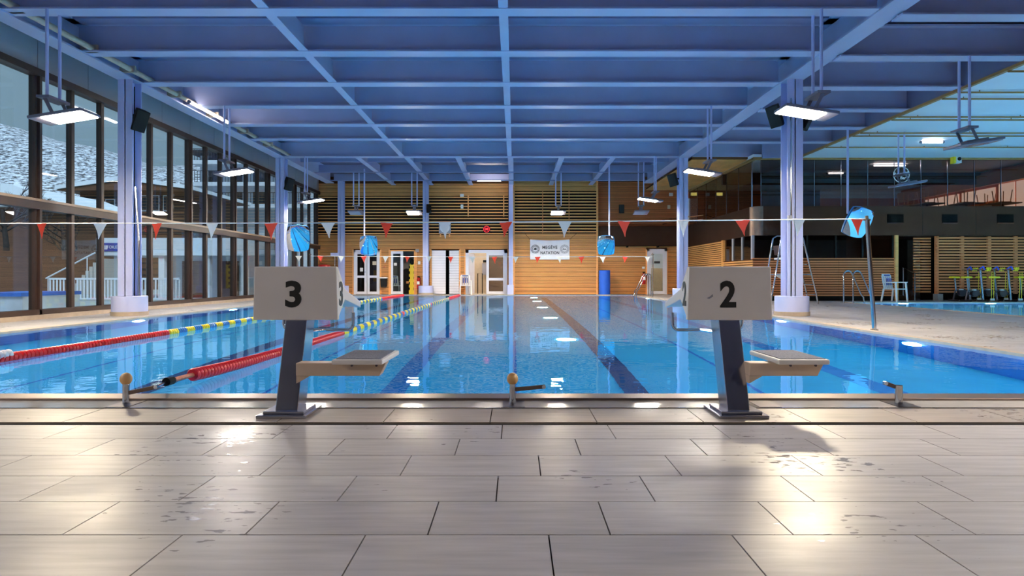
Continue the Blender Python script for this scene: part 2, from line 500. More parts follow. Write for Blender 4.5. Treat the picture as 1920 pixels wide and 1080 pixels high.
basin2 = pool(QX0, QX1, QY0, QY1, 1.3, 'leisure_pool_basin', 'smaller blue lit pool on the right by the exercise bikes', 'basin_pale')
for lx in (-6.25, -3.75, -1.25, 1.25, 3.75):
    m = MB()
    m.box(lx-.125, PY0+.9, -DEP, lx+.125, PY1-1.2, -DEP+.006).box(lx-.5, PY0+.75, -DEP, lx+.5, PY0+.95, -DEP+.007)
    m.build('lane_line', 'lane_mark' if lx in (-6.25, -3.75, 1.25) else 'lane_mark_pale', basin)
for cx in (-5.04, -2.52, 0, 2.5):
    m = MB()
    m.box(cx-.02, PY0+.2, -DEP, cx+.02, PY1-.2, -DEP+.004); m.build('floor_seam', 'basin_wall', basin)
pl = MB(); pl.cyl((0,0,0), (.05,0,0), .17, 20)
plm = pl.data('pool_light', 'pool_lamp')
for y in (6.4, 8.6, 12.8, 17.1, 21.4, 25.7):
    link('pool_light', plm, basin, loc=(PX0+.003, y, -.62))
    link('pool_light', plm, basin, loc=(PX1-.053, y, -.62))
pf = MB(); pf.cyl((0,0,0), (0,0,.04), .16, 20)
pfm = pf.data('floor_light', 'pool_lamp')
for y in (10.6, 15.2, 19.7, 24.2, 28.0):
    link('floor_light', pfm, basin, loc=(.85, y, -DEP))
for y in (9.0, 12.4, 15.8, 19.4):
    link('pool_light', plm, basin2, loc=(QX0+.003, y, -.5))
pl3 = MB(); pl3.cyl((0,0,0), (0,-.05,0), .15, 20)
plm3 = pl3.data('pool_light', 'pool_lamp')
for y in (9.5, 13.5, 17.5):  # right side and floor lamps added to brighten the white ceiling
    link('pool_light', plm, basin2, loc=(QX1-.053, y, -.5))
    link('floor_light', pfm, basin2, loc=(16.0, y, -1.3))
for x in (12.5, 15.3, 18.1):  # far end lamps, added for the white ceiling as well
    link('pool_light', plm3, basin2, loc=(x, QY1-.003, -.45))
def water(name, x0, x1, y0, y1, label):
    me = bpy.data.meshes.new(name)
    me.from_pydata([(x0,y0,-.02),(x1,y0,-.02),(x1,y1,-.02),(x0,y1,-.02)], [], [(0,1,2,3)])
    me.materials.append(MATS['water'])
    o = link(name, me, kind='stuff'); tag(o, label, 'water')
    return o
water('pool_water', PX0, PX1, PY0, PY1, 'still clear blue water filling the long lane pool')
water('leisure_pool_water', QX0, QX1, QY0, QY1, 'still blue water in the smaller pool on the right')

# ---- roof
c = MB(); c.box(XL-.3, YB, ZR, 10.2, D+.2, ZR+.2)
ceiling = c.build('ceiling', 'roof_panel')
struct(ceiling, 'lavender blue steel roof with crossing beams over the lane pool', 'ceiling')
def ibeam_x(x0, x1, y, zb, name='beam', h=.55, w=.30, m='paint'):
    """I-beam along X whose near flange edge is at y"""
    b = MB(); t = .03
    b.box(x0, y, zb, x1, y+w, zb+t); b.box(x0, y, zb+h-t, x1, y+w, zb+h)
    b.box(x0, y+w/2-.012, zb+t, x1, y+w/2+.012, zb+h-t)
    o = b.build(name, m, ceiling); return o
def ibeam_y(x, y0, y1, zb, name='beam', h=.55, w=.32, m='paint'):
    b = MB(); t = .03
    b.box(x-w/2, y0, zb, x+w/2, y1, zb+t); b.box(x-w/2, y0, zb+h-t, x+w/2, y1, zb+h)
    b.box(x-.012, y0, zb+t, x+.012, y1, zb+h-t)
    return b.build(name, m, ceiling)
for y in BEAM_Y:
    ibeam_x(XCL, XCR-.16, y, ZB+.03)
    if y < 22: ibeam_x(XCR+.16, 9.76, y, ZB-.06, h=.6)
ibeam_y(XCL, YB, 28.6, ZB, 'edge_beam', h=.56, w=.36)
ibeam_y(XCR, YB, 28.6, ZB, 'edge_beam', h=.56, w=.40)
for i in range(len(BEAM_Y)-1):
    y0, y1 = BEAM_Y[i]+.3, BEAM_Y[i+1]
    for x, w in ((-3.95, .17), (-.18, .15)):
        b = MB(); b.box(x-w/2, y0, ZB+.04, x+w/2, y1, ZB+.06).box(x-.01, y0, ZB+.06, x+.01, y1, ZB+.5)
        b.build('cross_strut', 'paint', ceiling)
# closing panel strips in the roof, each visible sheet joint
for i in range(len(BEAM_Y)-1):
    b = MB()
    y0 = BEAM_Y[i+1]-.28
    b.box(XCL, y0, ZR-.05, XCR, y0+.28, ZR-.01)
    b.build('roof_strip', 'paint_dark', ceiling)
# lower bay beyond the second columns
ZF = ZB + .12
for x in (-5.67, -3.9, -2.05, -.15, 1.7, 3.56):
    b = MB(); b.box(x-.1, 22.7, ZF, x+.1, 30.0, ZF+.03).box(x-.012, 22.7, ZF+.03, x+.012, 30.0, ZF+.4)
    b.build('joist', 'paint', ceiling)
for y in (24.6, 26.9, 29.2):
    b = MB(); b.box(XCL, y, ZF+.12, XCR, y+.1, ZF+.4); b.build('purlin', 'paint_dark', ceiling)
for y in (26.0, 28.2):
    b = MB(); b.cyl((XCL, y, ZF-.05), (XCR, y, ZF-.05), .025, 8); b.build('conduit', 'paint_dark', ceiling)
# conduit pipe and clamps along the left edge beam
b = MB(); b.cyl((XCL+.32, YB+.5, ZB+.1), (XCL+.32, 22.6, ZB+.1), .055, 10); b.build('conduit', 'tile_beige', ceiling, smooth=True)
for y in (8.3, 10.2, 12.0, 13.2, 15.0, 16.9, 18.8, 20.7):
    b = MB(); b.box(XCL+.1, y, ZB+.03, XCL+.42, y+.05, ZB+.17); b.build('clamp', 'tile_beige', ceiling)

# right hand part: white ceiling over the second pool, brown edge trim, track rails
ZW = H + 4.10
c = MB(); c.box(9.76, YB, ZW, XR, 22.0, ZW+.15)
wc = c.build('ceiling_white', 'white_ceiling'); struct(wc, 'smooth white ceiling over the smaller pool on the right', 'ceiling')
b = MB(); b.box(9.70, YB, ZW-.03, 9.78, 22.0, ZW+.03); b.build('edge_trim', 'rail_brown', wc)
b = MB(); b.box(9.74, YB, ZW+.03, 9.78, 22.0, ZW+.9); b.build('edge_shadow_panel', 'roof_panel', wc)  # dark panel stands in for the shadow between the beam ends
b = MB(); b.box(9.78, YB, ZW+.15, XR, 22, ZW+.3); b.build('roof_back', 'paint_dark', wc)
for d_ in (12.6, 14.04, 14.55, 16.2, 16.5, 18.0, 18.4, 20.0):
    b = MB(); b.cyl((9.72, d_, ZW-.05), (19.0, d_, ZW-.05), .022, 8)
    for k in range(4): b.cyl((10.2+2.6*k, d_, ZW-.05), (10.2+2.6*k, d_, ZW), .012, 6)
    b.build('track_rail', 'rail_brown', wc)

# ---- glazed wall on the left
wl = root('wall_left', 'tall brown framed glazed wall on the left with grey panels above', 'wall')
bigs = [12.5 + 2.93*k for k in range(-5, 7)]
smalls = []
for b0 in bigs:
    smalls += [b0 + .98, b0 + 1.95]
edges = sorted([b0 for b0 in bigs] + smalls)
edges = [e for e in edges if e < D-.1]
ZS, ZT0, ZT1, ZH = .086, 2.14, 2.34, 4.74
for e in edges:
    big = any(abs(e-b0) < .01 for b0 in bigs)
    w = .10 if big else .045
    b = MB(); b.box(XL-.07, e-w, ZS, XL+.05, e+w, ZH)
    if big: b.box(XL-.02, e-w*.3, ZS, XL+.10, e+w*.3, ZH)
    b.build('mullion', 'brown_frame', wl)
b = MB(); b.box(XL-.1, YB, ZT0, XL+.12, D, ZT1-.05); b.build('transom', 'brown_frame', wl)
b = MB(); b.box(XL-.1, YB, ZT1-.05, XL+.14, D, ZT1); b.build('transom_ledge', 'ledge', wl)
b = MB(); b.box(XL-.1, YB, ZH, XL+.12, D, ZH+.13); b.build('head_rail', 'brown_frame', wl)
b = MB(); b.box(XL-.1, YB, ZS, XL+.1, D, ZS+.10); b.build('sill_rail', 'brown_frame', wl)
b = MB(); b.box(XL-.2, YB, 0, XL+.16, D, ZS); b.build('kerb', 'tile_beige', wl)
for i in range(len(edges)-1):
    y0, y1 = edges[i], edges[i+1]
    for z0, z1 in ((ZS+.1, ZT0), (ZT1, ZH)):
        b = MB(); b.box(XL-.014, y0+.05, z0, XL-.002, y1-.05, z1); b.build('pane', 'glass', wl)
b = MB(); b.box(XL-.1, edges[-1]+.1, 0, XL+.02, D+.1, ZR); b.build('end_post', 'brown_frame', wl)
b = MB(); b.box(XL-.16, YB, ZS, XL-.1, edges[0], ZH); b.build('blank_panel', 'fascia', wl)
last = None
for i, b0 in enumerate(bigs):
    for y0, y1 in ((b0, b0+1.46), (b0+1.475, b0+2.915)):
        b = MB(); b.box(XL-.12, y0, ZH+.13, XL+.04, min(y1, D), ZR+.1)
        if y0 < D: b.build('fascia_panel', 'fascia', wl)
b = MB(); b.box(XL-.2, YB, ZH+.1, XL-.1, D, ZR+.1); b.build('fascia_back', 'backing_dark', wl)

# ---- walls out of view
b = MB(); b.box(XL-.3, YB-.3, -.3, XR+.3, YB, ZR+.2)
struct(b.build('wall_back', 'slate_wall'), 'dark grey wall behind the near deck', 'wall')
b = MB(); b.box(XR, YB, -.3, XR+.3, D+8, ZR+.2)
struct(b.build('wall_right', 'wood_dark'), 'dark timber wall beyond the smaller pool', 'wall')

# ---- far wall with slatted timber
def wx(x): return px(x, D)
def wz(y): return pz(y, D)
HOLES = [  # openings x0,x1,z0,z1 in metres
    (wx(664), wx(712), 0, wz(469)),
    (wx(731.5), wx(778.5), 0, wz(469)),
    (wx(809.5), wx(861), 0, wz(469)),
    (wx(873), wx(951), 0, wz(469)),
    (wx(1213), wx(1250), 0, wz(467)),
]
def holed(x0, x1, z0, z1, holes, y0, y1, mb):
    xs = sorted(set([x0, x1] + [v for h in holes for v in (h[0], h[1]) if x0 < v < x1]))
    for a, b_ in zip(xs[:-1], xs[1:]):
        mid = (a+b_)/2
        hs = [h for h in holes if h[0] <= mid <= h[1]]
        z = z0
        for h in sorted(hs, key=lambda h: h[2]):
            if h[2] > z: mb.box(a, y0, z, b_, y1, h[2])
            z = max(z, h[3])
        if z < z1: mb.box(a, y0, z, b_, y1, z1)
wb = MB(); holed(XL, 9.0, 0, ZR+.1, HOLES, D+.03, D+.15, wb)
wf = wb.build('wall_far', 'backing'); struct(wf, 'slatted timber end wall behind the far pool edge', 'wall')
def dense(x0, x1, z0, z1, y, m, holes=HOLES, pitch=.0595, th=.036, dep=.03):
    mb = MB(); z = z0
    while z + th <= z1:
        cuts = sorted([(max(x0, h[0]-.03), min(x1, h[1]+.03)) for h in holes if h[2] < z+th and h[3]+.03 > z and h[1] > x0 and h[0] < x1])
        a = x0
        for c0, c1 in cuts:
            if c0 > a+.02: mb.box(a, y-dep, z, c0, y, z+th)
            a = max(a, c1)
        if x1 > a+.02: mb.box(a, y-dep, z, x1, y, z+th)
        z += pitch
    return mb
def wide(x0, x1, z0, z1, y, m, parent, pitch=.141, th=.05):
    z = z0; me = None
    n = max(1, round((z1-z0)/pitch))
    mb = MB(); mb.box(x0, y-.045, 0, x1, y, th); me = mb.data('slat', m)
    for i in range(n): link('slat', me, parent, loc=(0, 0, z0 + (i+.3)*(z1-z0)/n))
BAYS = [(XL+.02, wx(636)), (wx(644), wx(794)), (wx(803), wx(953))]
for x0, x1 in BAYS:
    dense(x0, x1, wz(367), wz(343), D+.03, 'wood').build('slat_panel', 'wood', wf, kind='stuff')
    dense(x0, x1, .03, wz(441), D+.03, 'wood').build('slat_panel', 'wood', wf, kind='stuff')
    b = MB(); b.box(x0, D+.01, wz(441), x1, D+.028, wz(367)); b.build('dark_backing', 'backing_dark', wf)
    wide(x0, x1, wz(441), wz(367), D+.01, 'wood', wf)
# projecting bay with the banner
PJ = D-.25
b = MB(); b.box(wx(963), PJ+.03, 0, wx(1119), D+.02, wz(359.5)); b.build('bay_backing', 'backing', wf)
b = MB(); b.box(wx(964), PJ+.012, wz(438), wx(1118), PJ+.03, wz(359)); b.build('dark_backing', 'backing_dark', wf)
dense(wx(964), wx(1118), .03, wz(438.5), PJ+.03, 'wood', []).build('slat_panel', 'wood', wf, kind='stuff')
dense(wx(964), wx(1118), wz(359.5), wz(339), PJ+.03, 'wood', []).build('slat_panel', 'wood', wf, kind='stuff')
wide(wx(964), wx(1118), wz(438), wz(360), PJ+.012, 'wood', wf)
for x in (963.5, 1118.5):
    b = MB(); b.box(wx(x)-.04, PJ-.03, 0, wx(x)+.04, D, wz(337)); b.build('corner_post', 'wood', wf)
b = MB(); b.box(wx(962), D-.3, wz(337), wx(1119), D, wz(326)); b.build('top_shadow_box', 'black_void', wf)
# right bay, darker
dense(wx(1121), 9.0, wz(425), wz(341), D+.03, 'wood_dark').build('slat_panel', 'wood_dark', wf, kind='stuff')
dense(wx(1121), 9.0, .03, wz(461), D+.03, 'wood').build('slat_panel', 'wood', wf, kind='stuff')
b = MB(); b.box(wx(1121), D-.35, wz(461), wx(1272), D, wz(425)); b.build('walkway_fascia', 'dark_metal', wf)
for x in (1175, 1232):
    b = MB(); b.box(wx(x)-.03, D-.32, wz(464), wx(x)+.03, D, wz(461)); b.build('bracket', 'black', wf)
# thin light panel frames behind the upper slats
for x in (878, 944.5):
    b = MB(); b.box(wx(x)-.025, D-.05, wz(406), wx(x)+.025, D-.035, wz(366)); b.build('batten', 'wood', wf)
for x in (1017, 1066):
    b = MB(); b.box(wx(x)-.015, PJ-.04, wz(438), wx(x)+.015, PJ-.034, wz(360)); b.build('batten', 'wood_dark', wf)
for a in (596.5, 662, 713.5, 730, 780, 808, 862, 872, 952, 1212, 1251):
    b = MB(); b.box(wx(a)-.03, D-.03, 0, wx(a)+.03, D+.04, wz(468)); b.build('jamb_lining', 'wood', wf)
b = MB(); b.box(wx(841.5)-.01, D-.006, wz(469), wx(834.5), D-.002, wz(343));

# rooms behind the openings
def room(name, label, x0, x1, h, dep, m):
    y0, y1, t = D+.15, D+.15+dep, .08
    b = MB()
    b.box(x0-t, y0, 0, x0, y1, h).box(x1, y0, 0, x1+t, y1, h).box(x0-t, y1, 0, x1+t, y1+t, h)
    b.box(x0-t, y0, h, x1+t, y1+t, h+t).box(x0-t, D+.2, -.08, x1+t, y1+t, 0)
    o = b.build(name, m); struct(o, label, 'wall'); return o
room('wall_corridor', 'dim corridor seen through the left double glass doors', wx(655), wx(716), 2.6, 2.0, 'room_grey')
room('wall_store', 'small store room behind the open glass door', wx(725), wx(784), 2.6, 1.4, 'room_grey')
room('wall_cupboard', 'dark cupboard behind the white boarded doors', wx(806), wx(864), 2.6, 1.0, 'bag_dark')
ro = room('wall_office', 'lit cream room behind the white framed doors', wx(868), wx(954), 2.6, 2.6, 'cream')
b = MB(); b.box(wx(880), D+1.0, 2.5, wx(930), D+1.4, 2.56); b.build('ceiling_strip', 'strip_lit', ro)
rp = room('wall_passage', 'pale passage behind the right hand glass door', wx(1207), wx(1256), 2.6, 1.6, 'cream')
b = MB(); b.box(wx(1218), D+.8, 2.5, wx(1246), D+1.0, 2.56); b.build('ceiling_strip', 'strip_lit', rp)

# ---- doors on the far wall
def leaf(mb_root, x0, x1, z0, z1, y, splits, m='white_door', fw=.11, glass='glass_dark', name='door_leaf'):
    """framed glass leaf; splits = heights of the mid rails"""
    b = MB()
    b.box(x0, y-.05, z0, x0+fw, y, z1).box(x1-fw, y-.05, z0, x1, y, z1)
    zs = [z0] + splits + [z1-fw]
    for z in zs: b.box(x0+fw, y-.05, z, x1-fw, y, z+fw)
    o = b.build(name, m, mb_root)
    for a, c_ in zip(zs[:-1], zs[1:]):
        g_ = MB(); g_.box(x0+fw, y-.03, a+fw, x1-fw, y-.02, c_); g_.build('pane', glass, o)
    return o
def frame(rt, x0, x1, z1, y, w=.08, m='white_door'):
    b = MB(); b.box(x0, y-.07, 0, x0+w, y+.02, z1).box(x1-w, y-.07, 0, x1, y+.02, z1).box(x0, y-.07, z1-w, x1, y+.02, z1)
    b.build('door_frame', m, rt)
ZD = wz(469)
d1 = root('door_1', 'white framed double glass door left of the paper bin', 'door')
frame(d1, wx(664), wx(712), ZD, D)
leaf(d1, wx(666), wx(688), .02, ZD-.08, D, [wz(517)-.1])
leaf(d1, wx(689), wx(711), .02, ZD-.08, D, [wz(517)-.1])
b = MB(); b.tube([(wx(686.5), D-.06, wz(510)), (wx(686.5), D-.1, wz(510)), (wx(684), D-.1, wz(510))], .012, 8); b.build('handle', 'chrome', d1)
b = MB(); b.box(wx(675.5), D-.055, wz(509), wx(681), D-.05, wz(502)); b.build('notice', 'white', d1)
b = MB(); b.box(wx(699), D-.055, wz(497), wx(706), D-.05, wz(490)); b.build('notice', 'cream', d1)
b = MB(); b.box(wx(695), D+.6, .6, wx(704), D+.9, 1.15); b.build('crate', 'yellow_pad', d1)
d2 = root('door_2', 'open glass door in front of the yellow spine board', 'door')
frame(d2, wx(731.5), wx(778.5), ZD, D, w=.05, m='wood')
leaf(d2, wx(732.5), wx(756), .02, ZD-.05, D, [], fw=.12, glass='glass')
b = MB(); b.box(wx(739), D-.055, wz(498), wx(744.5), D-.05, wz(493)); b.build('notice', 'white', d2)
d3 = root('door_3', 'pair of white boarded doors, the right one ajar', 'door')
nb = 17
for i in range(nb):
    z0 = .02 + i*(ZD-.04)/nb
    b = MB(); b.box(wx(810), D-.05, z0+.008, wx(835.8), D-.01, z0+(ZD-.04)/nb); b.build('board', 'white_door', d3)
    b = MB(); b.prism([(wx(842), D+.10, z0+.008), (wx(860.5), D-.05, z0+.008), (wx(860.5), D-.01, z0+.008), (wx(842), D+.14, z0+.008)], (0,0,(ZD-.04)/nb-.008)); b.build('board', 'white_door', d3)
b = MB(); b.box(wx(810), D-.01, .02, wx(835.8), D+.01, ZD-.02); b.build('door_back', 'print_pale', d3)
b = MB(); b.cyl((wx(842.8), D+.06, 1.0), (wx(842.8), D-.02, 1.0), .02, 8); b.build('handle', 'chrome', d3)
d4 = root('door_4', 'wide white door frame with an open leaf and a cream room', 'door')
frame(d4, wx(873), wx(951), ZD, D, w=.14)
leaf(d4, wx(912), wx(948), .02, ZD-.14, D, [wz(522)-.1], fw=.12)
b = MB(); b.prism([(wx(877), D+.0, .02), (wx(879), D+.0, .02), (wx(888), D+.72, .02), (wx(886), D+.74, .02)], (0,0,ZD-.18))
b.build('open_leaf', 'white_door', d4)
b = MB(); b.tube([(wx(893), D+1.2, .0), (wx(893), D+1.2, 1.0), (wx(902), D+1.2, 1.0), (wx(902), D+1.2, 0)], .02, 8); b.build('turnstile_rail', 'black', d4)
b = MB(); b.box(wx(899), D+2.5, wz(515), wx(911), D+2.56, wz(491)); b.build('pinboard', 'print_pale', d4)
b = MB(); b.box(wx(901), D+2.4, wz(490), wx(910), D+2.5, wz(485)); b.build('cap', 'black', d4)
d5 = root('door_5', 'tall glass door with white upper half beside the fire extinguisher', 'door')
frame(d5, wx(1213), wx(1250), wz(467), D, w=.1)
leaf(d5, wx(1215.5), wx(1247.5), .02, wz(467)-.1, D, [], fw=.13, glass='glass')
b = MB(); b.box(wx(1219), D-.025, wz(503), wx(1244), D-.022, wz(473)); b.build('frosted_film', 'white', d5)
b = MB(); b.box(wx(1226), D-.056, wz(494), wx(1237), D-.05, wz(490)); b.build('plate', 'print_grey', d5)
b = MB(); b.tube([(wx(1217), D-.05, wz(515)), (wx(1217), D-.1, wz(515)), (wx(1220), D-.1, wz(515))], .012, 8); b.build('handle', 'chrome', d5)

# ---- raised bar (mezzanine) on the right
DF = 22.0
def fx(x): return px(x, DF)
def fz(y): return pz(y, DF)
XS = fx(1412)                                  # its side face
ZP0, ZP1, ZG = fz(441), fz(386.5), ZW
XE = 24.0
mz = root('wall_bar', 'dark metal balcony front of the glazed bar above the smaller pool', 'wall')
b = MB(); b.box(XS+.35, DF, ZP0, XE, DF+.2, ZP1); b.build('balcony_front', 'dark_metal', mz)
b = MB(); b.box(XS, DF+.35, ZP0, XS+.2, D, ZP1); b.build('balcony_side', 'dark_metal', mz)
b = MB(); b.lathe([(.35, 0), (.35, ZP1-ZP0)], (XS+.35, DF+.35, ZP0), 32); b.build('curved_corner', 'steel_brown', mz, smooth=True)
for x0, x1 in ((1663, 1694), (1766, 1795), (1869, 1900)):
    b = MB(); b.box(fx(x0), DF-.012, fz(418), fx(x1), DF+.01, fz(402)); v_ = b.build('vent_box', 'black_void', mz)
    b = MB(); b.box(fx(x0), DF-.03, fz(419), fx(x1), DF, fz(418)); b.build('vent_lip', 'steel', v_)
for x in (1500, 1588, 1730, 1830):
    b = MB(); b.box(fx(x)-.006, DF-.004, ZP0, fx(x)+.006, DF, ZP1); b.build('panel_joint', 'black', mz)
b = MB(); b.box(XS+.1, DF+.1, ZP0-.02, XE, D, ZP0+.18); b.build('bar_floor', 'dark_metal', mz)
n = 15
for i in range(n):
    x0 = XS+.3 + i*.92
    g_ = MB(); g_.box(x0+.008, DF+.08, ZP1, x0+.912, DF+.10, ZG-.01); g_.build('pane', 'glass_dark', mz)
    b = MB(); b.box(x0-.006, DF+.07, ZP1, x0+.006, DF+.11, ZG); b.build('glass_joint', 'steel', mz)
for i in range(6):
    y0 = DF+.35 + i*1.33
    g_ = MB(); g_.box(XS+.08, y0+.008, ZP1, XS+.10, y0+1.322, ZG-.01); g_.build('pane', 'glass_dark', mz)
    b = MB(); b.box(XS+.07, y0-.006, ZP1, XS+.11, y0+.006, ZG); b.build('glass_joint', 'steel', mz)
b = MB(); b.box(XS, DF-.02, ZG-.06, XE, DF+.14, ZG+.02); b.build('glass_head', 'rail_brown', mz)
b = MB(); b.box(XS, DF, ZG-.06, XS+.14, D, ZG+.02); b.build('glass_head', 'rail_brown', mz)
b = MB(); b.box(XS, DF, ZG+.01, XR, D+8, ZG+.12); b.build('bar_ceiling', 'white_ceiling', mz)
b = MB(); b.box(XS, DF+3.2, ZG-.45, XR, DF+3.35, ZG+.01); b.build('bulkhead', 'dark_metal', mz)
b = MB(); b.box(9.0, D+3, -.1, XR, D+3.2, ZR); b.build('bar_rear_wall', 'wood_dark', mz)
b = MB(); b.box(8.9, D+.03, 0, 9.05, D+3, ZR); b.build('bar_end_wall', 'backing', mz)
b = MB(); b.box(9.0, D-.01, ZP0, 14.5, D+.1, ZW); b.build('bar_mid_wall', 'backing', mz)
# added fill spots, hidden behind the bulkhead, to brighten the bar
for x in (9.6, 11.6, 13.6, 16.0, 18.4, 20.8):
    for y in (26.0, 27.6):
        b = MB(); b.cyl((x, y, ZG-.02), (x, y, ZG+.01), .07, 12); b.build('fill_spot', 'spot_fill', mz)
# lit windows at the back of the bar
XB = 18.3
for y0, y1, z0, z1 in ((22.5, 23.35, ZP1+.05, 4.32), (23.45, 24.2, ZP1+.05, 4.32), (24.4, 26.2, 3.75, 4.25), (26.4, 28.6, 3.85, 4.25)):
    b = MB(); b.box(XB, y0, z0, XB+.04, y1, z1); b.build('lit_window', 'lit_window', mz)
b = MB(); b.box(XB+.05, 22.3, ZP0, XB+.2, D, ZG); b.build('bar_side_wall', 'wood_dark', mz)
b = MB(); b.box(XB-.12, 22.3, 4.35, XB+.05, D, 4.80); b.build('wood_lintel', 'wood_side', mz)
b = MB(); b.box(px(1640, 23.2), 23.2, ZG-.075, px(1698, 23.2), 23.26, ZG-.04); b.build('strip_light', 'strip_lit', mz)
for y in (332, 349, 366):
    b = MB(); b.box(XS+.4, D-.06, pz(y, D), 14.4, D-.02, pz(y-1.5, D)); b.build('wall_rail', 'black', mz)
# timber soffit between the roof beam and the bar glass
sf = MB()
for k in range(60):
    y = 22.6 + k*.13
    sf.box(XCR+.3, y, ZW+.02, XS, y+.085, ZW+.05)
sfo = sf.build('soffit_slats', 'wood_side', mz, kind='stuff')
b = MB(); b.box(XCR+.3, 22.5, ZW+.05, XS+.2, D, ZW+.12); b.build('soffit_board', 'backing', mz)
b = MB(); b.box(XCR+.3, 22.4, ZW+.12, 10.2, 22.5, ZR); b.build('upstand', 'paint', mz)
b = MB(); b.box(XS+.3, 21.9, ZW-.02, 9.8, 22.0, ZR); b.build('upstand_end', 'paint_dark', mz)
# far door and steps at the end of the upper walkway
b = MB(); b.box(px(1289, D), D-.03, pz(412, D), px(1307, D), D-.01, pz(372, D)); b.build('walkway_door', 'white_door', mz)
hr = MB(); hr.tube([(XCR+1.0, D-.4, ZP0+1.25), (XS, D-2.6, ZP1+.25)], .02, 8).tube([(XCR+1.0, D-.4, ZP0+1.05), (XS, D-2.6, ZP1+.08)], .015, 8)
hr.build('walkway_handrail', 'chrome', mz)

# ground floor front below the bar: timber, dark windows, opening, slatted screen
gf = root('wall_right_front', 'slatted timber front with dark windows under the bar', 'wall')
ZSILL = fz(486)
b = MB(); b.box(XS, DF+.05, .17, fx(1680), DF+.15, ZSILL); b.build('front_backing', 'backing', gf)
dense(XS, fx(1573), .17, ZSILL, DF+.05, 'wood_dark', [], pitch=.083, th=.052).build('slat_panel', 'wood_dark', gf, kind='stuff')
dense(fx(1574), fx(1679), .17, ZSILL, DF+.05, 'wood_dark', [], pitch=.083, th=.052).build('slat_panel', 'wood_dark', gf, kind='stuff')
b = MB(); b.box(XS, DF+.02, ZSILL, fx(1680), DF+.16, ZSILL+.04); b.build('window_sill', 'wood_dark', gf)
b = MB(); b.box(XS, DF+.03, 0, fx(1680), DF+.15, .17); b.build('plinth', 'black', gf)
for x0, x1 in ((1414, 1515), (1516, 1569), (1570, 1619), (1620, 1676)):
    g_ = MB(); g_.box(fx(x0)+.03, DF+.08, ZSILL+.04, fx(x1)-.03, DF+.1, ZP0); g_.build('pane', 'glass_dark', gf)
    b = MB(); b.box(fx(x1)-.03, DF+.05, ZSILL, fx(x1)+.03, DF+.13, ZP0); b.build('window_post', 'black', gf)
b = MB(); b.box(fx(1678), DF-.02, 0, fx(1684), DF+.16, ZP0); b.build('corner_post', 'wood', gf)
b = MB(); b.box(XS+.2, DF+2.6, 0, XE, DF+2.7, ZP0); b.build('rear_partition', 'room_grey', gf)
# side face
def dense_side(y0, y1, z0, z1, x, pitch=.083, th=.052):
    mb = MB(); z = z0
    while z+th <= z1:
        mb.box(x-.03, y0, z, x, y1, z+th); z += pitch
    return mb
b = MB(); b.box(XS, 25.2, 0, XS+.1, D, ZP0).box(XS, DF+.15, 0, XS+.1, 25.2, ZSILL); b.build('side_backing', 'backing', gf)
dense_side(25.2, D, .1, ZP0, XS).build('slat_panel', 'wood_side', gf, kind='stuff')
dense_side(DF, 25.15, .1, ZSILL, XS).build('slat_panel', 'wood_side', gf, kind='stuff')
b = MB(); b.box(XS-.04, 25.1, 0, XS+.1, 25.25, ZP0); b.build('corner_post', 'wood_side', gf)
for y0, y1 in ((22.15, 23.1), (23.1, 24.1), (24.1, 25.1)):
    g_ = MB(); g_.box(XS+.03, y0+.06, ZSILL, XS+.045, y1-.06, ZP0); g_.build('pane', 'glass_dark', gf)
    b = MB(); b.box(XS, y0-.06, ZSILL, XS+.09, y0+.06, ZP0); b.build('window_post', 'fascia', gf)
# stair recess and screen
b = MB(); b.box(fx(1684), DF+1.9, 0, fx(1765), DF+2.0, ZP0); b.build('recess_back', 'backing_dark', gf)
for k in range(3):
    b = MB(); b.box(fx(1684), DF+.5+.3*k, 0, fx(1735), DF+.8+.3*k, .17*(k+1)); b.build('stair_step', 'dark_metal', gf)
b = MB(); b.tube([(fx(1710), DF+.5, .17), (fx(1710), DF+.5, 1.15), (fx(1722), DF+.2, .95), (fx(1722), DF+.2, 0)], .022, 8); b.build('stair_rail', 'steel', gf)
sc_ = root('wall_screen', 'open horizontal timber slat screen behind the exercise bikes', 'wall')
NS = 20
ms_ = MB(); ms_.box(fx(1760), DF+.1, 0, fx(1760)+6.2, DF+.14, .06)
mss = ms_.data('slat', 'wood_dark')
for i in range(NS): link('slat', mss, sc_, loc=(0, 0, .28 + i*(ZP0-.30)/NS))
ms_ = MB(); ms_.box(fx(1725), DF+.35, 0, fx(1758), DF+.39, .055)
mss = ms_.data('slat', 'wood_dark')
for i in range(NS): link('slat', mss, sc_, loc=(0, 0, .28 + i*(ZP0-.30)/NS))
for x in (1762, 1810, 1861, 1911, 1961, 2010):
    b = MB(); b.box(fx(x)-.06, DF+.14, .24, fx(x)+.06, DF+.2, ZP0); b.build('screen_post', 'wood_dark', sc_)
b = MB(); b.box(fx(1760), DF+.05, 0, fx(1770), DF+.3, .24); b.build('screen_foot', 'room_grey', sc_)
b = MB(); b.box(fx(1770), DF+1.2, 0, XE, DF+1.3, ZP0); b.build('screen_back', 'backing_dark', sc_)

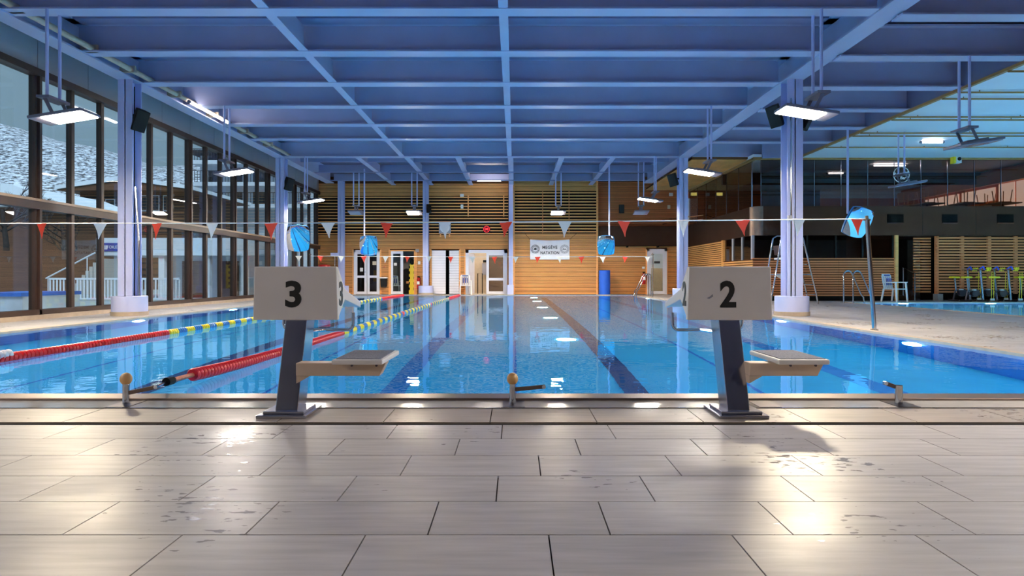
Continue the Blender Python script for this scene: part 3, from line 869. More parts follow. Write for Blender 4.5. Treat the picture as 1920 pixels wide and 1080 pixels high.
# bar interior: tables with upturned chairs, seen dimly
def bar_table(x, y, label):
    t = thing('bar_table', label, 'table', (x, y, ZP0+.18), 'dim tables in the bar')
    b = MB(); b.box(x-.4, y-.4, ZP0+1.20, x+.4, y+.4, ZP0+1.24); b.build('table_top', 'cream', t)
    b = MB(); b.cyl((x, y, ZP0+.18), (x, y, ZP0+1.2), .03, 8).cyl((x, y, ZP0+.18), (x, y, ZP0+.2), .25, 16); b.build('pedestal', 'black', t)
    return t
def bar_chair(x, y, label):
    zt = ZP0+1.242
    t = thing('bar_chair', label, 'chair', (x, y, zt), 'chairs upturned on the bar tables')
    b = MB(); b.box(x-.2, y-.2, zt, x+.2, y+.2, zt+.04); b.build('seat', 'wood_dark', t)
    for sx in (-1, 1):
        for sy in (-1, 1):
            b = MB(); b.cyl((x+sx*.17, y+sy*.17, zt+.04), (x+sx*.21, y+sy*.21, zt+.46), .017, 6); b.build('leg', 'wood', t)
    b = MB(); b.box(x-.2, y+.2, zt-.28, x+.2, y+.23, zt+.0); b.build('backrest', 'wood_dark', t)
spots = [(1700, 24.2), (1738, 23.4), (1775, 24.5), (1812, 23.3), (1850, 24.3), (1880, 23.2)]
names = ['leftmost', 'second', 'third', 'fourth', 'fifth', 'rightmost']
for (x, y), nm in zip(spots, names):
    bar_table(px(x, y), y, nm + ' square table behind the bar glass')
    bar_chair(px(x, y)-.02, y, nm + ' chair upturned on a bar table behind the glass')
sg = thing('bar_sign', 'white round Sports Bar sign on the bar glass', 'sign', (fx(1692), DF+.06, fz(327)))
b = MB(); cx, cz = fx(1692), fz(327)
pts = [(cx+.27*math.cos(a*math.pi/18), DF+.055, cz+.27*math.sin(a*math.pi/18)) for a in range(37)]
b.tube(pts, .016, 6); b.build('ring', 'white', sg)
put_text('Sports', .2, 'white', sg, Matrix.Translation((cx, DF+.06, cz+.03)) @ Matrix.Rotation(math.radians(-12), 4, 'Y') @ FACE_CAM, bold=.006)
put_text('Bar', .15, 'white', sg, Matrix.Translation((cx+.06, DF+.06, cz-.11)) @ FACE_CAM, bold=.004)
for x, y, d_, m, lab in ((1301, 364, 30.2, 'exit_yellow', 'lit yellow exit sign above the upper walkway door'),
                         (1349, 364, 30.1, 'exit_yellow', 'lit yellow exit sign inside the bar behind the side glass'),
                         (1830, 339, 26.0, 'exit_green', 'small lit green exit sign inside the bar')):
    X, Z = px(x, d_), pz(y, d_)
    e = thing('exit_sign', lab, 'exit sign', (X, d_, Z))
    b = MB(); b.box(X-.16, d_, Z-.09, X+.16, d_+.05, Z+.09); b.build('case', 'white', e)
    b = MB(); b.box(X-.14, d_-.01, Z-.07, X+.14, d_, Z+.07); b.build('lit_face', m, e)

# ---- columns
def column(x, y, label, base=True, ztop=ZB, w=.31, dpt=.34):
    t = thing('column', label, 'column', (x, y, 0))
    b = MB(); k = .02
    b.box(x-w/2, y-dpt/2, 0, x+w/2, y-dpt/2+k, ztop).box(x-w/2, y+dpt/2-k, 0, x+w/2, y+dpt/2, ztop).box(x-.01, y-dpt/2, 0, x+.01, y+dpt/2, ztop)
    b.build('shaft', 'paint_col', t)
    if base:
        b = MB(); b.lathe([(.345, .07), (.345, .405), (.335, .415)], (x, y, 0), 32); b.build('base_collar', 'paint_col', t, smooth=True)
        b = MB(); b.lathe([(.36, 0), (.36, .085)], (x, y, 0), 32); b.build('base_ring', 'tile_beige', t, smooth=True)
    return t
c1 = column(XCL, COL_Y[0], 'lavender steel column nearest the left glazed wall')
b = MB(); b.tube([(XCL+.2, COL_Y[0]-.02, .42), (XCL+.2, COL_Y[0]-.02, 1.6), (XCL+.13, COL_Y[0]-.02, 2.75)], .026, 8); b.build('rolled_pole', 'steel', c1)
b = MB(); b.tube([(XCL+.1, COL_Y[0], .42), (XCL+.1, COL_Y[0], 4.9)], .012, 6); b.build('cable', 'black', c1)
column(XCL, COL_Y[1], 'lavender steel column behind block three, with a mirror beside it')
c3 = column(XCR, COL_Y[0], 'lavender steel column on the right deck under the brightest lamp', w=.33)
b = MB(); b.tube([(XCR-.10, COL_Y[0]-.2, .41), (XCR-.10, COL_Y[0]-.2, 4.6)], .018, 8); b.build('drain_pipe', 'chrome', c3)
b = MB(); b.box(XCR-.17, COL_Y[0]-.24, 2.0, XCR-.09, COL_Y[0]-.17, 2.12); b.build('socket_box', 'fascia', c3)
column(XCR, COL_Y[1], 'lavender steel column behind block two at the pool side')
column(px(640, 29.95), 29.95, 'lavender steel column at the left end of the timber wall', ztop=ZF+.2, w=.25)
column(px(798.5, 29.95), 29.95, 'lavender steel column between the boarded doors and the extinguisher', ztop=ZF+.2, w=.24)
column(px(958, 29.95), 29.95, 'lavender steel column left of the banner bay', base=False, ztop=ZF+.2, w=.2)
b = MB(); b.box(px(951, 29.9), 29.75, 0, px(963, 29.9), 30.0, .46)
tag(b.build('planter_box', 'paint_col', bevel=.02), 'low blue-grey box at the foot of the centre column', 'box')

# ================================================================== OBJECTS
# ---- starting blocks
def starting_block(cx, num, label, mark_side, step0, step1):
    """cx: centre line; mark_side: side panel that carries the visible number (+1 right, -1 left)"""
    y0 = 3.95
    t = thing('starting_block', label, 'starting block', (cx, 3.85, 0))
    b = MB()
    b.box(cx-.145, 3.70, 0, cx+.145, 4.02, .018); b.build('base_plate', 'steel', t, bevel=.004)
    b = MB(); b.box(cx-.12, 3.74, .018, cx+.12, 3.98, .034); b.build('base_flange', 'steel', t, bevel=.003)
    # leaning rectangular post
    b = MB(); w = .066
    b.prism([(cx-w, 3.79, .03), (cx+w, 3.79, .03), (cx+w, 3.96, .03), (cx-w, 3.96, .03)], (0, .185, .565))
    b.build('post', 'steel', t, bevel=.006)
    # number panel at the back
    zt, zb = .885, .555
    b = MB(); b.prism([(cx-.263, y0, zb), (cx+.263, y0, zb), (cx+.253, y0, zt), (cx-.253, y0, zt)], (0, .035, 0))
    pn = b.build('number_panel', 'white_block', t, bevel=.006)
    put_text(num, .235, 'digit', pn, Matrix.Translation((cx-.012, y0-.002, .715)) @ FACE_CAM, 'digit', extrude=.001, fit=(.100, .166), bold=.0075)
    # side panels
    prof = [(y0+.035, zb), (y0+.20, .674), (y0+.62, .602), (y0+.62, .645), (y0+.20, .742), (y0+.035, zt)]
    for s in (-1, 1):
        xo = cx + s*.255
        b = MB(); b.prism([(xo, y, z) for y, z in prof], (-s*.03, 0, 0))
        sp = b.build('side_panel', 'white_block', t, bevel=.005)
        R = Matrix.Rotation(math.radians(90 if s > 0 else -90), 4, 'Z')
        put_text(num, .19, 'digit', sp, Matrix.Translation((xo + s*.002, y0+.095, .715)) @ R @ FACE_CAM, 'digit', extrude=.001, fit=(.085, .155), bold=.0065)
    # sloping platform with grip surface and underside rib
    sl = (.602-.742)/.42*.0
    b = MB(); b.prism([(cx-.225, y0+.035, .735), (cx-.225, y0+.62, .607), (cx-.225, y0+.62, .643), (cx-.225, y0+.035, .775)], (.45, 0, 0))
    pf_ = b.build('platform', 'white_block', t, bevel=.004)
    b = MB(); b.prism([(cx-.21, y0+.06, .770), (cx-.21, y0+.60, .648), (cx-.21, y0+.60, .652), (cx-.21, y0+.06, .774)], (.42, 0, 0))
    b.build('grip_surface', 'grip_pad', pf_)
    b = MB(); b.box(cx-.10, y0-.0+.05, .60, cx+.10, y0+.34, .665); b.build('platform_bracket', 'white_block', t, bevel=.004)
    # backstroke grip bar
    yb = 4.42
    b = MB(); zl = .455
    pts = [(cx-.24, yb, .575), (cx-.24, yb, .50)]
    for k in range(1, 6):
        a = math.pi/2*k/5; pts.append((cx-.24+.045*(1-math.cos(a)), yb, .50-.045*math.sin(a)))
    for k in range(1, 6):
        a = math.pi/2*k/5; pts.append((cx+.195+.045*math.sin(a), yb, .50-.045*math.cos(a)))
    pts.append((cx+.24, yb, .575))
    b.tube(pts, .0125, 10)
    b.tube([(cx-.05, 3.98, zl+.02), (cx-.05, yb, zl)], .011, 8).tube([(cx+.05, 3.98, zl+.02), (cx+.05, yb, zl)], .011, 8)
    b.build('grip_bar', 'chrome', t, smooth=True)
    # side step
    zs = .342
    b = MB(); b.prism([(step0, 3.70, zs-.03), (step1, 3.70, zs-.03), (step1+.012, 4.18, zs-.03), (step0+.005, 4.18, zs-.03)], (0, 0, .03))
    st = b.build('step_plate', 'white_block', t, bevel=.008)
    b = MB(); b.box(step0+.02, 3.725, zs, step1-.015, 4.16, zs+.004); b.build('grip_surface', 'grip_pad', st)
    b = MB(); b.prism([(cx+w-.005, 3.78, .312), (step1+.005, 3.78, .312), (step1-.035, 3.78, .235), (cx+w-.005, 3.78, .235)], (0, .10, 0))
    b.build('step_bracket', 'beige_step', t, bevel=.004)
    b = MB(); b.prism([(cx+w-.005, 3.79, .235), (cx+w+.075, 3.79, .235), (cx+w-.005, 3.79, .19)], (0, .08, 0)); b.build('gusset', 'beige_step', t)
    for bx_ in (step0+.10, step1-.05):
        b = MB(); b.cyl((bx_, 3.785, .298), (bx_, 3.77, .298), .007, 8); b.build('bolt', 'steel_dark', t)
    return t
b3 = starting_block(-1.354, '3', 'white starting block numbered 3 beside the red lane rope', 1, -1.06, -.765)
b2 = starting_block(1.329, '2', 'white starting block numbered 2 with a scuffed back panel, right of centre', -1, 1.527, 1.825)

sc2 = MB(); sc2.prism([(1.185, 3.949, .69), (1.20, 3.949, .685), (1.225, 3.949, .70), (1.222, 3.949, .715), (1.205, 3.949, .70)], (0, .001, 0))
sc2.build('scuff_mark', 'print_pale', b2)

# ---- lane rope anchors on the near edge
def anchor(x, ball, arm, label):
    t = thing('lane_anchor', label, 'lane anchor', (x, 4.15, 0))
    b = MB(); zt = .135 if ball else .118
    b.cyl((x, 4.15, -.004), (x, 4.15, zt), .024 if not ball else .021, 16); b.build('post', 'chrome', t, smooth=True)
    if ball:
        b = MB(); prof = []
        for k in range(13):
            a = math.pi*k/12
            prof.append((max(.001, .037*math.sin(a)*(1.0 if ball == 1 else (1.0 if a > 1.2 else 1.0))), .160-.040*math.cos(a)))
        b.lathe(prof, (x, 4.15, 0), 20); b.build('ball', 'ball_wood', t, smooth=True)
    (x0, z0, x1, z1) = arm
    b = MB()
    dx, dz = x1-x0, z1-z0; L_ = math.hypot(dx, dz); nx, nz = -dz/L_*.013, dx/L_*.013
    b.prism([(x0-nx, 4.145, z0-nz), (x1-nx, 4.16, z1-nz), (x1+nx, 4.16, z1+nz), (x0+nx, 4.145, z0+nz)], (0, .008, 0))
    b.build('arm', 'steel_brown', t, bevel=.002)
    b = MB(); b.cyl((x1, 4.15, z1), (x1, 4.175, z1), .013, 10); b.build('arm_pin', 'chrome', t)
anchor(-2.52, 1, (-2.50, .07, -2.33, .105), 'steel lane anchor with round wooden ball holding the red rope')
anchor(-.014, 2, (0, .092, .19, .107), 'steel lane anchor with wooden ball between the two starting blocks')
anchor(2.49, 0, (2.47, .108, 2.41, .13), 'short steel lane anchor without a ball at the right')

# ---- lane ropes
def disc_mesh(m, r=.052):
    b = MB(); n = 16
    prof = [(-.024, .028), (-.024, r*.86), (-.010, r), (.006, r), (.016, r*.80), (.024, .03)]
    for y, rr in prof:
        for k in range(n):
            a = 2*math.pi*k/n; b.v.append(Vector((rr*math.cos(a), y, rr*math.sin(a))))
    for i in range(len(prof)-1):
        for k in range(n):
            k2 = (k+1) % n; b.f.append((i*n+k, i*n+k2, (i+1)*n+k2, (i+1)*n+k))
    b.f.append(tuple(range(n))); b.f.append(tuple((len(prof)-1)*n+k for k in reversed(range(n))))
    return b.data('disc', m, smooth=True)
def group_mesh(m, n_disc=4, pitch=.06, r=.052):
    b = MB(); n = 12
    for q in range(n_disc):
        yo = (q+.5)*pitch; base = len(b.v)
        prof = [(-.027, .03), (-.024, r*.86), (-.010, r), (.006, r), (.018, r*.80), (.027, .03)]
        for y, rr in prof:
            for k in range(n):
                a = 2*math.pi*k/n; b.v.append(Vector((rr*math.cos(a), yo+y, rr*math.sin(a))))
        for i in range(len(prof)-1):
            for k in range(n):
                k2 = (k+1) % n; b.f.append((base+i*n+k, base+i*n+k2, base+(i+1)*n+k2, base+(i+1)*n+k))
    return b.data('float', m, smooth=True)
DM = disc_mesh('red_float')
GM = {c: group_mesh(c) for c in ('red_float', 'yellow_float', 'blue_float', 'white_float')}
GR = group_mesh('red_float', 16)
def lane_rope(x, y0, label, lead=True):
    t = thing('lane_rope', label, 'lane rope', (x, y0, 0))
    def zc(y): return .055*math.exp(-(y-y0)/1.2) - .004
    y = y0
    while y < 9.35:
        link('disc', DM, t, loc=(0, y-y0, zc(y))); y += .057
    k = 0
    while y < 24.2:
        c = 'yellow_float' if k % 2 == 0 else 'blue_float'
        if k in (20, 40): c = 'red_float'
        link('float', GM[c], t, loc=(0, y-y0, zc(y))); y += .242; k += 1
    while y < 28.6:
        link('end_float', GR, t, loc=(0, y-y0, zc(y))); y += .965
    b = MB(); b.cyl((x, y0-.1, zc(y0)), (x, PY1-.05, 0), .008, 6); b.build('cable', 'rope', t)
    if lead:
        zz = zc(y0)
        b = MB(); b.tube([(x+.0, y0, zz), (x+.01, y0-.20, zz+.008), (x+.02, y0-.36, zz+.012)], .018, 8); b.build('tension_spring', 'rust', t)
        b = MB(); b.cyl((x+.02, y0-.36, zz+.012), (x+.03, y0-.46, zz+.016), .03, 12); b.build('ratchet', 'black', t)
        b = MB(); b.cyl((x+.03, y0-.46, zz+.016), (x+.19, 4.17, .105), .008, 8); b.build('hook', 'chrome', t)
    return t
lane_rope(-2.53, 5.05, 'lane rope with red, yellow and blue floats hooked to the wooden ball anchor')
r2 = lane_rope(-5.08, 5.05, 'lane rope with red, yellow and blue floats nearer the glazed wall', False)
link('white_float', GM['white_float'], r2, loc=(0, 1.16, .045))

# ---- flag lines
def pennant(w, h, m, lean):
    b = MB(); n = 7; L_, R_ = [], []
    for i in range(n):
        t_ = i/(n-1)
        ww = w/2*((1-t_)**1.45) + .004
        zo = -h*t_; xo = lean*t_*t_
        L_.append((xo-ww, 0, zo)); R_.append((xo+ww, 0, zo))
    b.prism(L_ + R_[::-1], (0, .004, 0))
    return b
def flag_line(y, xl, xr, zl, zr, xs, first_red, label, pole_x, pole_z, w, h):
    t = thing('flag_line', label, 'flag line', ((xl+xr)/2, y, min(zl, zr)))
    def zf(x):
        u = (x-xl)/(xr-xl); return zl + (zr-zl)*u - .02*math.sin(math.pi*u)
    b = MB(); b.tube([(xl+(xr-xl)*k/24, y, zf(xl+(xr-xl)*k/24)) for k in range(25)], .008 if y < 15 else .009, 6); b.build('cord', 'rope', t)
    for i, x in enumerate(xs):
        red = (i % 2 == 0) == first_red
        b = pennant(w*random.uniform(.9, 1.1), h*random.uniform(.92, 1.05), None, random.uniform(-.03, .03))
        b.xf(Matrix.Translation((x, y-.004, zf(x))) @ Matrix.Rotation(random.uniform(-.35, .35), 4, 'Z'))
        b.build('pennant', 'flag_red' if red else 'flag_white', t)
    return t
y1 = 9.79
flag_line(y1, -8.25, px(1625, y1), pz(419, y1), pz(410.5, y1), [px(v, y1) for v in (78,188,294,398,508,615,725,834,948,1059,1170,1281,1392,1497,1607)],
          True, 'near line of large red and white pennants across the pool', None, None, .20, .25)
y2 = 26.0
flag_line(y2, -8.3, px(1224, y2), pz(480, y2), pz(481, y2), [px(v, y2) for v in (560,601,640,682,723,764,804,845,886,927,967,1008,1049,1090,1130,1172,1214)],
          False, 'far line of small red and white pennants before the timber wall', None, None, .24, .27)
def flag_pole(x, y, xt, zt, label, r=.032):
    t = thing('flag_pole', label, 'pole', (x, y, 0))
    b = MB(); b.tube([(x, y, 0), (xt, y, zt)], r, 14); b.build('pole', 'chrome', t, smooth=True)
    b = MB(); b.cyl((xt, y, zt-.02), (xt-.01, y, zt+.06), r*.75, 10).cyl((xt-.06, y, zt), (xt+.05, y, zt), .014, 8); b.build('pulley', 'steel_brown', t)
    b = MB(); b.lathe([(r*1.8, 0), (r*1.8, .02)], (x, y, 0), 16); b.build('floor_ring', 'chrome', t)
flag_pole(px(1632, y1)+.06, y1, px(1626, y1), pz(412, y1), 'leaning chrome flag pole at the right pool edge')
flag_pole(-8.25, y1, -8.25, pz(415, y1), 'chrome flag pole on the left deck')
flag_pole(px(1224, y2), y2, px(1224, y2), pz(477, y2), 'thin chrome flag pole in front of the right glass door', r=.022)
flag_pole(-8.3, y2, -8.3, pz(477, y2), 'thin chrome flag pole by the far left glazing', r=.022)

# ---- hanging floodlights
def floodlight(x, y, ztop, zl, label, lit, side, group=None, facing=0.0, size=(.42, .22)):
    """two rods, cross bar and brackets, flat housing with glowing glass underneath; side: direction the head reaches (+1 right)"""
    t = thing('floodlight', label, 'lamp', (x, y, zl), group)
    zb_ = zl + .30
    for dx_, dy in (((0, -.14), (0, .14)) if not facing else ((-.11, 0), (.11, 0))):
        b = MB(); b.cyl((x+dx_, y+dy, zb_), (x+dx_, y+dy, ztop), .024, 10); b.build('rod', 'paint_col', t, smooth=True)
    b = MB(); b.box(x-.10, y-.24, zb_-.03, x+.10, y+.24, zb_+.01); b.build('cross_bar', 'lamp_house', t)
    for dy in (-.2, .2):
        b = MB(); b.prism([(x-.03, y+dy, zb_-.02), (x+.03, y+dy, zb_-.02), (x+side*.12+.03, y+dy, zl+.04), (x+side*.12-.03, y+dy, zl+.04)], (0, .012, 0)); b.build('bracket', 'lamp_house', t)
    # head: tilted panel
    L_, W_ = size
    M = Matrix.Translation((x+side*.18, y, zl)) @ Matrix.Rotation(side*math.radians(-9), 4, 'Y') @ Matrix.Rotation(facing, 4, 'X')
    b = MB(); b.box(-L_, -W_-.03, 0, L_, W_+.03, .05).box(-L_*.5, -W_*.6, .05, L_*.5, W_*.6, .09); b.xf(M)
    b.build('housing', 'lamp_house', t, bevel=.01)
    b = MB(); x0 = -L_*.55 if side > 0 else -L_*.97; x1 = L_*.97 if side > 0 else L_*.55
    b.box(x0, -W_*.9, -.012, x1, W_*.9, 0); b.xf(M)
    b.build('lamp_glass', lit, t)
    return t
ZL = H + 2.60
for fx_, fs in ((-7.3, 1), (4.82, -1)):  # lamps added out of frame to fill the near deck and block fronts
    for fy, wh in ((4.4, 'level with the starting blocks'), (-1.4, 'behind the camera')):
        if fy < 0 and fx_ > 0: fx_ = 8.2
        floodlight(fx_, fy, ZB+.03, H+2.58, 'added unseen fill floodlight %s on the %s side' % (wh, 'window' if fx_ < 0 else 'right'), 'lamp_fill', fs)
floodlight(-7.35, 10.2, ZB+.03, H+2.53, 'glowing yellow floodlight nearest the left windows', 'lamp_warm', 1)
floodlight(-7.15, 15.9, ZB+.03, H+2.58, 'second hanging floodlight along the left windows', 'lamp_near', 1)
floodlight(-7.35, 22.55, ZB+.03, H+2.66, 'third and farthest hanging floodlight along the left windows', 'lamp_near', 1)
floodlight(4.82, 10.2, ZB+.03, H+2.60, 'brightest yellow floodlight in front of the right column', 'lamp_warm', -1)
floodlight(4.84, 15.9, ZB+.03, H+2.58, 'white floodlight hanging above block two', 'lamp_near', -1)
floodlight(4.95, 22.55, ZB+.03, H+2.70, 'small distant floodlight left of the second right column', 'lamp_near', -1)
floodlight(8.5, 12.1, ZB-.06, H+2.5, 'unlit floodlight under the white ceiling nearest the camera', 'lamp_off', 1)
floodlight(px(1690, 18.2), 18.2, ZW, H+2.62, 'unlit floodlight hanging before the round bar sign', 'lamp_off', 1)
for x, lit, lab in ((668, 'lamp_off', 'unlit floodlight before the left end of the timber wall'),
                    (777, 'lamp_far', 'lit floodlight in front of the timber wall left of the clock'),
                    (1047, 'lamp_far', 'lit floodlight hanging above the white banner'),
                    (1202, 'lamp_off', 'unlit floodlight before the darker timber right of the banner')):
    y = 26.2
    floodlight(px(x, y), y, ZF if x != 1202 else ZR, H+2.62, lab, lit, -.01, facing=math.radians(-12), size=(.30, .22))

# ---- strip lights on the roof
def strip(p0, p1, label, m='strip_lit'):
    c_ = (Vector(p0)+Vector(p1))/2
    t = thing('strip_light', label, 'lamp', c_)
    b = MB(); b.cyl(p0, p1, .035, 10); b.build('tube', m, t)
    d_ = (Vector(p1)-Vector(p0)).normalized()
    for p in (p0, p1):
        q = Vector(p); b = MB(); b.cyl(q-d_*.03, q+d_*.03, .04, 10); b.build('end_cap', 'lamp_house', t)
strip((XCL+.42, 15.4, ZB+.03), (XCL+.42, 17.5, ZB+.03), 'long tube light fixed along the left roof beam')
strip((px(894, 28.4), 28.4, ZF-.03), (px(940, 28.4), 28.4, ZF-.03), 'bright tube light under the roof above the timber wall', 'strip_far')
strip((px(1727, 19.2), 19.2, ZW-.05), (px(1768, 19.2), 19.2, ZW-.05), 'short tube light on the white ceiling at right')

# ---- convex safety mirrors
def mirror(x, y, z, w, h, pitch, yaw, label, rod_top, roll=0, rod_x=None):
    t = thing('safety_mirror', label, 'mirror', (x, y, z))
    M = Matrix.Translation((x, y, z)) @ Matrix.Rotation(yaw, 4, 'Z') @ Matrix.Rotation(pitch, 4, 'X') @ Matrix.Rotation(roll, 4, 'Y')
    n = 14; b = MB()
    def rr(u, v):
        # square grid bent into a rounded rectangle
        k = .16
        fu = u*(1-k*v*v*u*u*.8); fv = v*(1-k*u*u*v*v*.8)
        return fu*w/2, fv*h/2
    for i in range(n+1):
        for j in range(n+1):
            u, v = -1+2*i/n, -1+2*j/n
            X, Z = rr(u, v)
            b.v.append(Vector((X, -.07*(1-.5*(u*u+v*v)), Z)))
    for i in range(n):
        for j in range(n):
            a = i*(n+1)+j; b.f.append((a, a+n+1, a+n+2, a+1))
    b.xf(M); b.build('mirror_face', 'mirror', t, smooth=True)
    # back shell
    b = MB(); ring = []
    for i in range(n+1): ring.append((-1+2*i/n, -1))
    for j in range(1, n+1): ring.append((1, -1+2*j/n))
    for i in range(1, n+1): ring.append((1-2*i/n, 1))
    for j in range(1, n): ring.append((-1, 1-2*j/n))
    b.prism([(rr(u, v)[0]*1.02, .012, rr(u, v)[1]*1.02) for u, v in ring], (0, .05, 0)); b.xf(M); b.build('back_shell', 'blue_float', t)
    rx = x if rod_x is None else rod_x
    b = MB()
    if rod_top: b.cyl((rx, y+.1, z+h*.3), (rx, y+.1, rod_top), .03, 10)
    else: b.cyl((x, y+.05, z), (x-.35, y+.2, z), .03, 8)
    b.build('hanger', 'paint_col', t, smooth=True)
R_ = math.radians
d_ = 22.2; mirror(px(559, d_), d_, pz(447, d_), .76, .92, R_(14), R_(18), 'blue reflecting convex mirror beside the second left column', None)
d_ = 26.0; mirror(px(691, d_), d_, pz(461, d_), .70, .82, R_(16), R_(6), 'blue reflecting convex mirror hanging before the double glass door', ZF+.1, rod_x=px(682, d_))
d_ = 24.7; mirror(px(1136, d_), d_, pz(460, d_), .66, .76, R_(12), R_(-16), 'convex mirror hanging right of the white banner', ZF+.1, rod_x=px(1143, d_))
d_ = 17.75; mirror(px(1609, d_), d_, pz(417, d_), .72, .84, R_(21), R_(6), 'tilted blue convex mirror behind the chrome flag pole', ZB-.06, roll=R_(14), rod_x=px(1593, d_))

# ---- loudspeakers
def speaker(x, y, z, rz, rx, w, h, dp, label, mount):
    t = thing('loudspeaker', label, 'loudspeaker', (x, y, z))
    M = Matrix.Translation((x, y, z)) @ Matrix.Rotation(rz, 4, 'Z') @ Matrix.Rotation(rx, 4, 'X') @ Matrix.Rotation(.0 if rz == 0 else (.16 if rz > 0 else -.16), 4, 'Y')
    b = MB(); b.prism([(-w/2, -dp/2, -h/2), (w/2, -dp/2, -h/2), (w*.3, dp/2, -h/2), (-w*.3, dp/2, -h/2)], (0, 0, h)); b.xf(M); b.build('cabinet', 'black', t, bevel=.015)
    b = MB(); b.box(-w*.43, -dp/2-.012, -h*.46, w*.43, -dp/2, h*.46); b.xf(M); b.build('grille', 'bag_dark', t)
    b = MB(); b.cyl((x, y, z+h*.1), mount, .025, 8); b.build('bracket', 'black', t)
d_ = 13.72; speaker(px(263, d_), d_-.05, pz(226, d_), R_(48), R_(22), .28, .46, .26, 'black loudspeaker on the near left column', (XCL+.05, d_, pz(215, d_)))
d_ = 22.66; speaker(px(541, d_), d_-.05, pz(345, d_), R_(48), R_(20), .30, .44, .26, 'black loudspeaker on the second left column', (XCL+.05, d_, pz(342, d_)))
d_ = 29.7; speaker(px(804.5, d_), d_, pz(391, d_), 0, R_(4), .24, .40, .2, 'black loudspeaker on the column left of the clock', (px(799, d_), 29.8, pz(391, d_)))
d_ = 30.1; speaker(px(1165, d_), d_, pz(392, d_), 0, R_(4), .26, .40, .2, 'black loudspeaker on the darker timber right of the banner', (px(1165, d_), 30.36, pz(392, d_)))
d_ = 22.5; speaker(px(1263, d_), d_, pz(337, d_), R_(-40), R_(16), .30, .44, .26, 'black loudspeaker on the second right column', (XCR-.05, 22.66, pz(334, d_)))
d_ = 13.75; speaker(px(1455, d_), d_, pz(217, d_), R_(-40), R_(22), .28, .46, .26, 'black loudspeaker left of the brightest lamp on the right column', (XCR-.05, 13.75, pz(208, d_)))
d_ = 13.8; speaker(px(1512, d_), d_+.1, pz(222, d_), R_(50), R_(22), .24, .42, .24, 'black loudspeaker right of the brightest lamp on the right column', (XCR+.05, 13.8, pz(212, d_)))

# ---- things on the far wall
def wallbox(name, x0, y0, x1, y1, m, label, cat, dep=.06, yb=D-.04):
    b = MB(); b.box(px(x0, D), yb-dep, pz(y1, D), px(x1, D), yb, pz(y0, D))
    return tag(b.build(name, m, bevel=.01), label, cat)
k = thing('wall_clock', 'square white clock on the slats behind a pale pennant', 'clock', (wx(834), D-.1, wz(428)))
b = MB(); b.box(wx(823.5), D-.13, wz(438), wx(845.5), D-.05, wz(416)); b.build('case', 'fascia', k, bevel=.01)
b = MB(); b.cyl((wx(834.5), D-.132, wz(427)), (wx(834.5), D-.138, wz(427)), .24, 28); b.build('dial', 'white', k)
b = MB(); b.box(wx(834.5)-.012, D-.145, wz(427), wx(834.5)+.012, D-.14, wz(420)).box(wx(834.5), D-.145, wz(427.4), wx(838.5), D-.14, wz(426.6)); b.build('hands', 'digit', k)
for x in (826, 843): 
    b = MB(); b.box(wx(x)-.03, D-.06, wz(444), wx(x)+.03, D-.04, wz(437)); b.build('support', 'wood', k)
k = thing('lap_timer', 'round timer with glowing red digits on the timber wall', 'timer', (wx(912.5), D-.1, wz(430)))
b = MB(); b.box(wx(906), D-.1, wz(437), wx(919), D-.04, wz(423)); b.build('case', 'black', k)
for a in range(24):
    q = a*math.pi/12; b = MB()
    b.cyl((wx(912.5)+.14*math.cos(q), D-.1, wz(430)+.14*math.sin(q)), (wx(912.5)+.14*math.cos(q), D-.112, wz(430)+.14*math.sin(q)), .016, 6); b.build('led', 'led_red', k)
put_text('08', .17, 'led_red', k, Matrix.Translation((wx(912.5), D-.105, wz(430))) @ FACE_CAM, 'digits', bold=.004)
wallbox('alarm_box', 863, 364, 870, 369.5, 'white', 'small white box at the top of the slats', 'box')
wallbox('thermostat', 864, 384, 869, 391.5, 'white', 'small white unit below the white box on the slats', 'box')
wallbox('intercom', 1254, 362, 1261, 368, 'white', 'small white panel high on the darker timber', 'box')
wallbox('sensor_box', 1251, 385, 1256, 392, 'cream', 'small cream unit on the darker timber beside the second right column', 'box')
wallbox('wall_vent', 779.5, 467, 786, 473, 'fascia', 'small grey box at the top right of the store opening', 'box')
wallbox('notice_sign', 784, 490, 788.5, 496, 'white', 'small white notice above the left fire extinguisher', 'sign', .02)
wallbox('notice_sign', 1203.5, 500, 1208.5, 504, 'white', 'small white notice above the right fire extinguisher', 'sign', .02)
wallbox('bell_box', 718.5, 499, 723.5, 502, 'rust', 'small reddish box above the paper bin', 'box')
k = thing('paper_bin', 'dark wall bin with a white liner between two doors', 'bin', (wx(721), D-.15, wz(540)))
b = MB(); b.prism([(wx(716), D-.04, wz(538)), (wx(726), D-.04, wz(538)), (wx(727), D-.04, wz(521)), (wx(715), D-.04, wz(521))], (0, -.24, 0)); b.build('body', 'bag_dark', k, bevel=.01)
b = MB(); b.box(wx(714.5), D-.29, wz(522), wx(727.5), D-.03, wz(519.5)); b.build('liner', 'white', k)

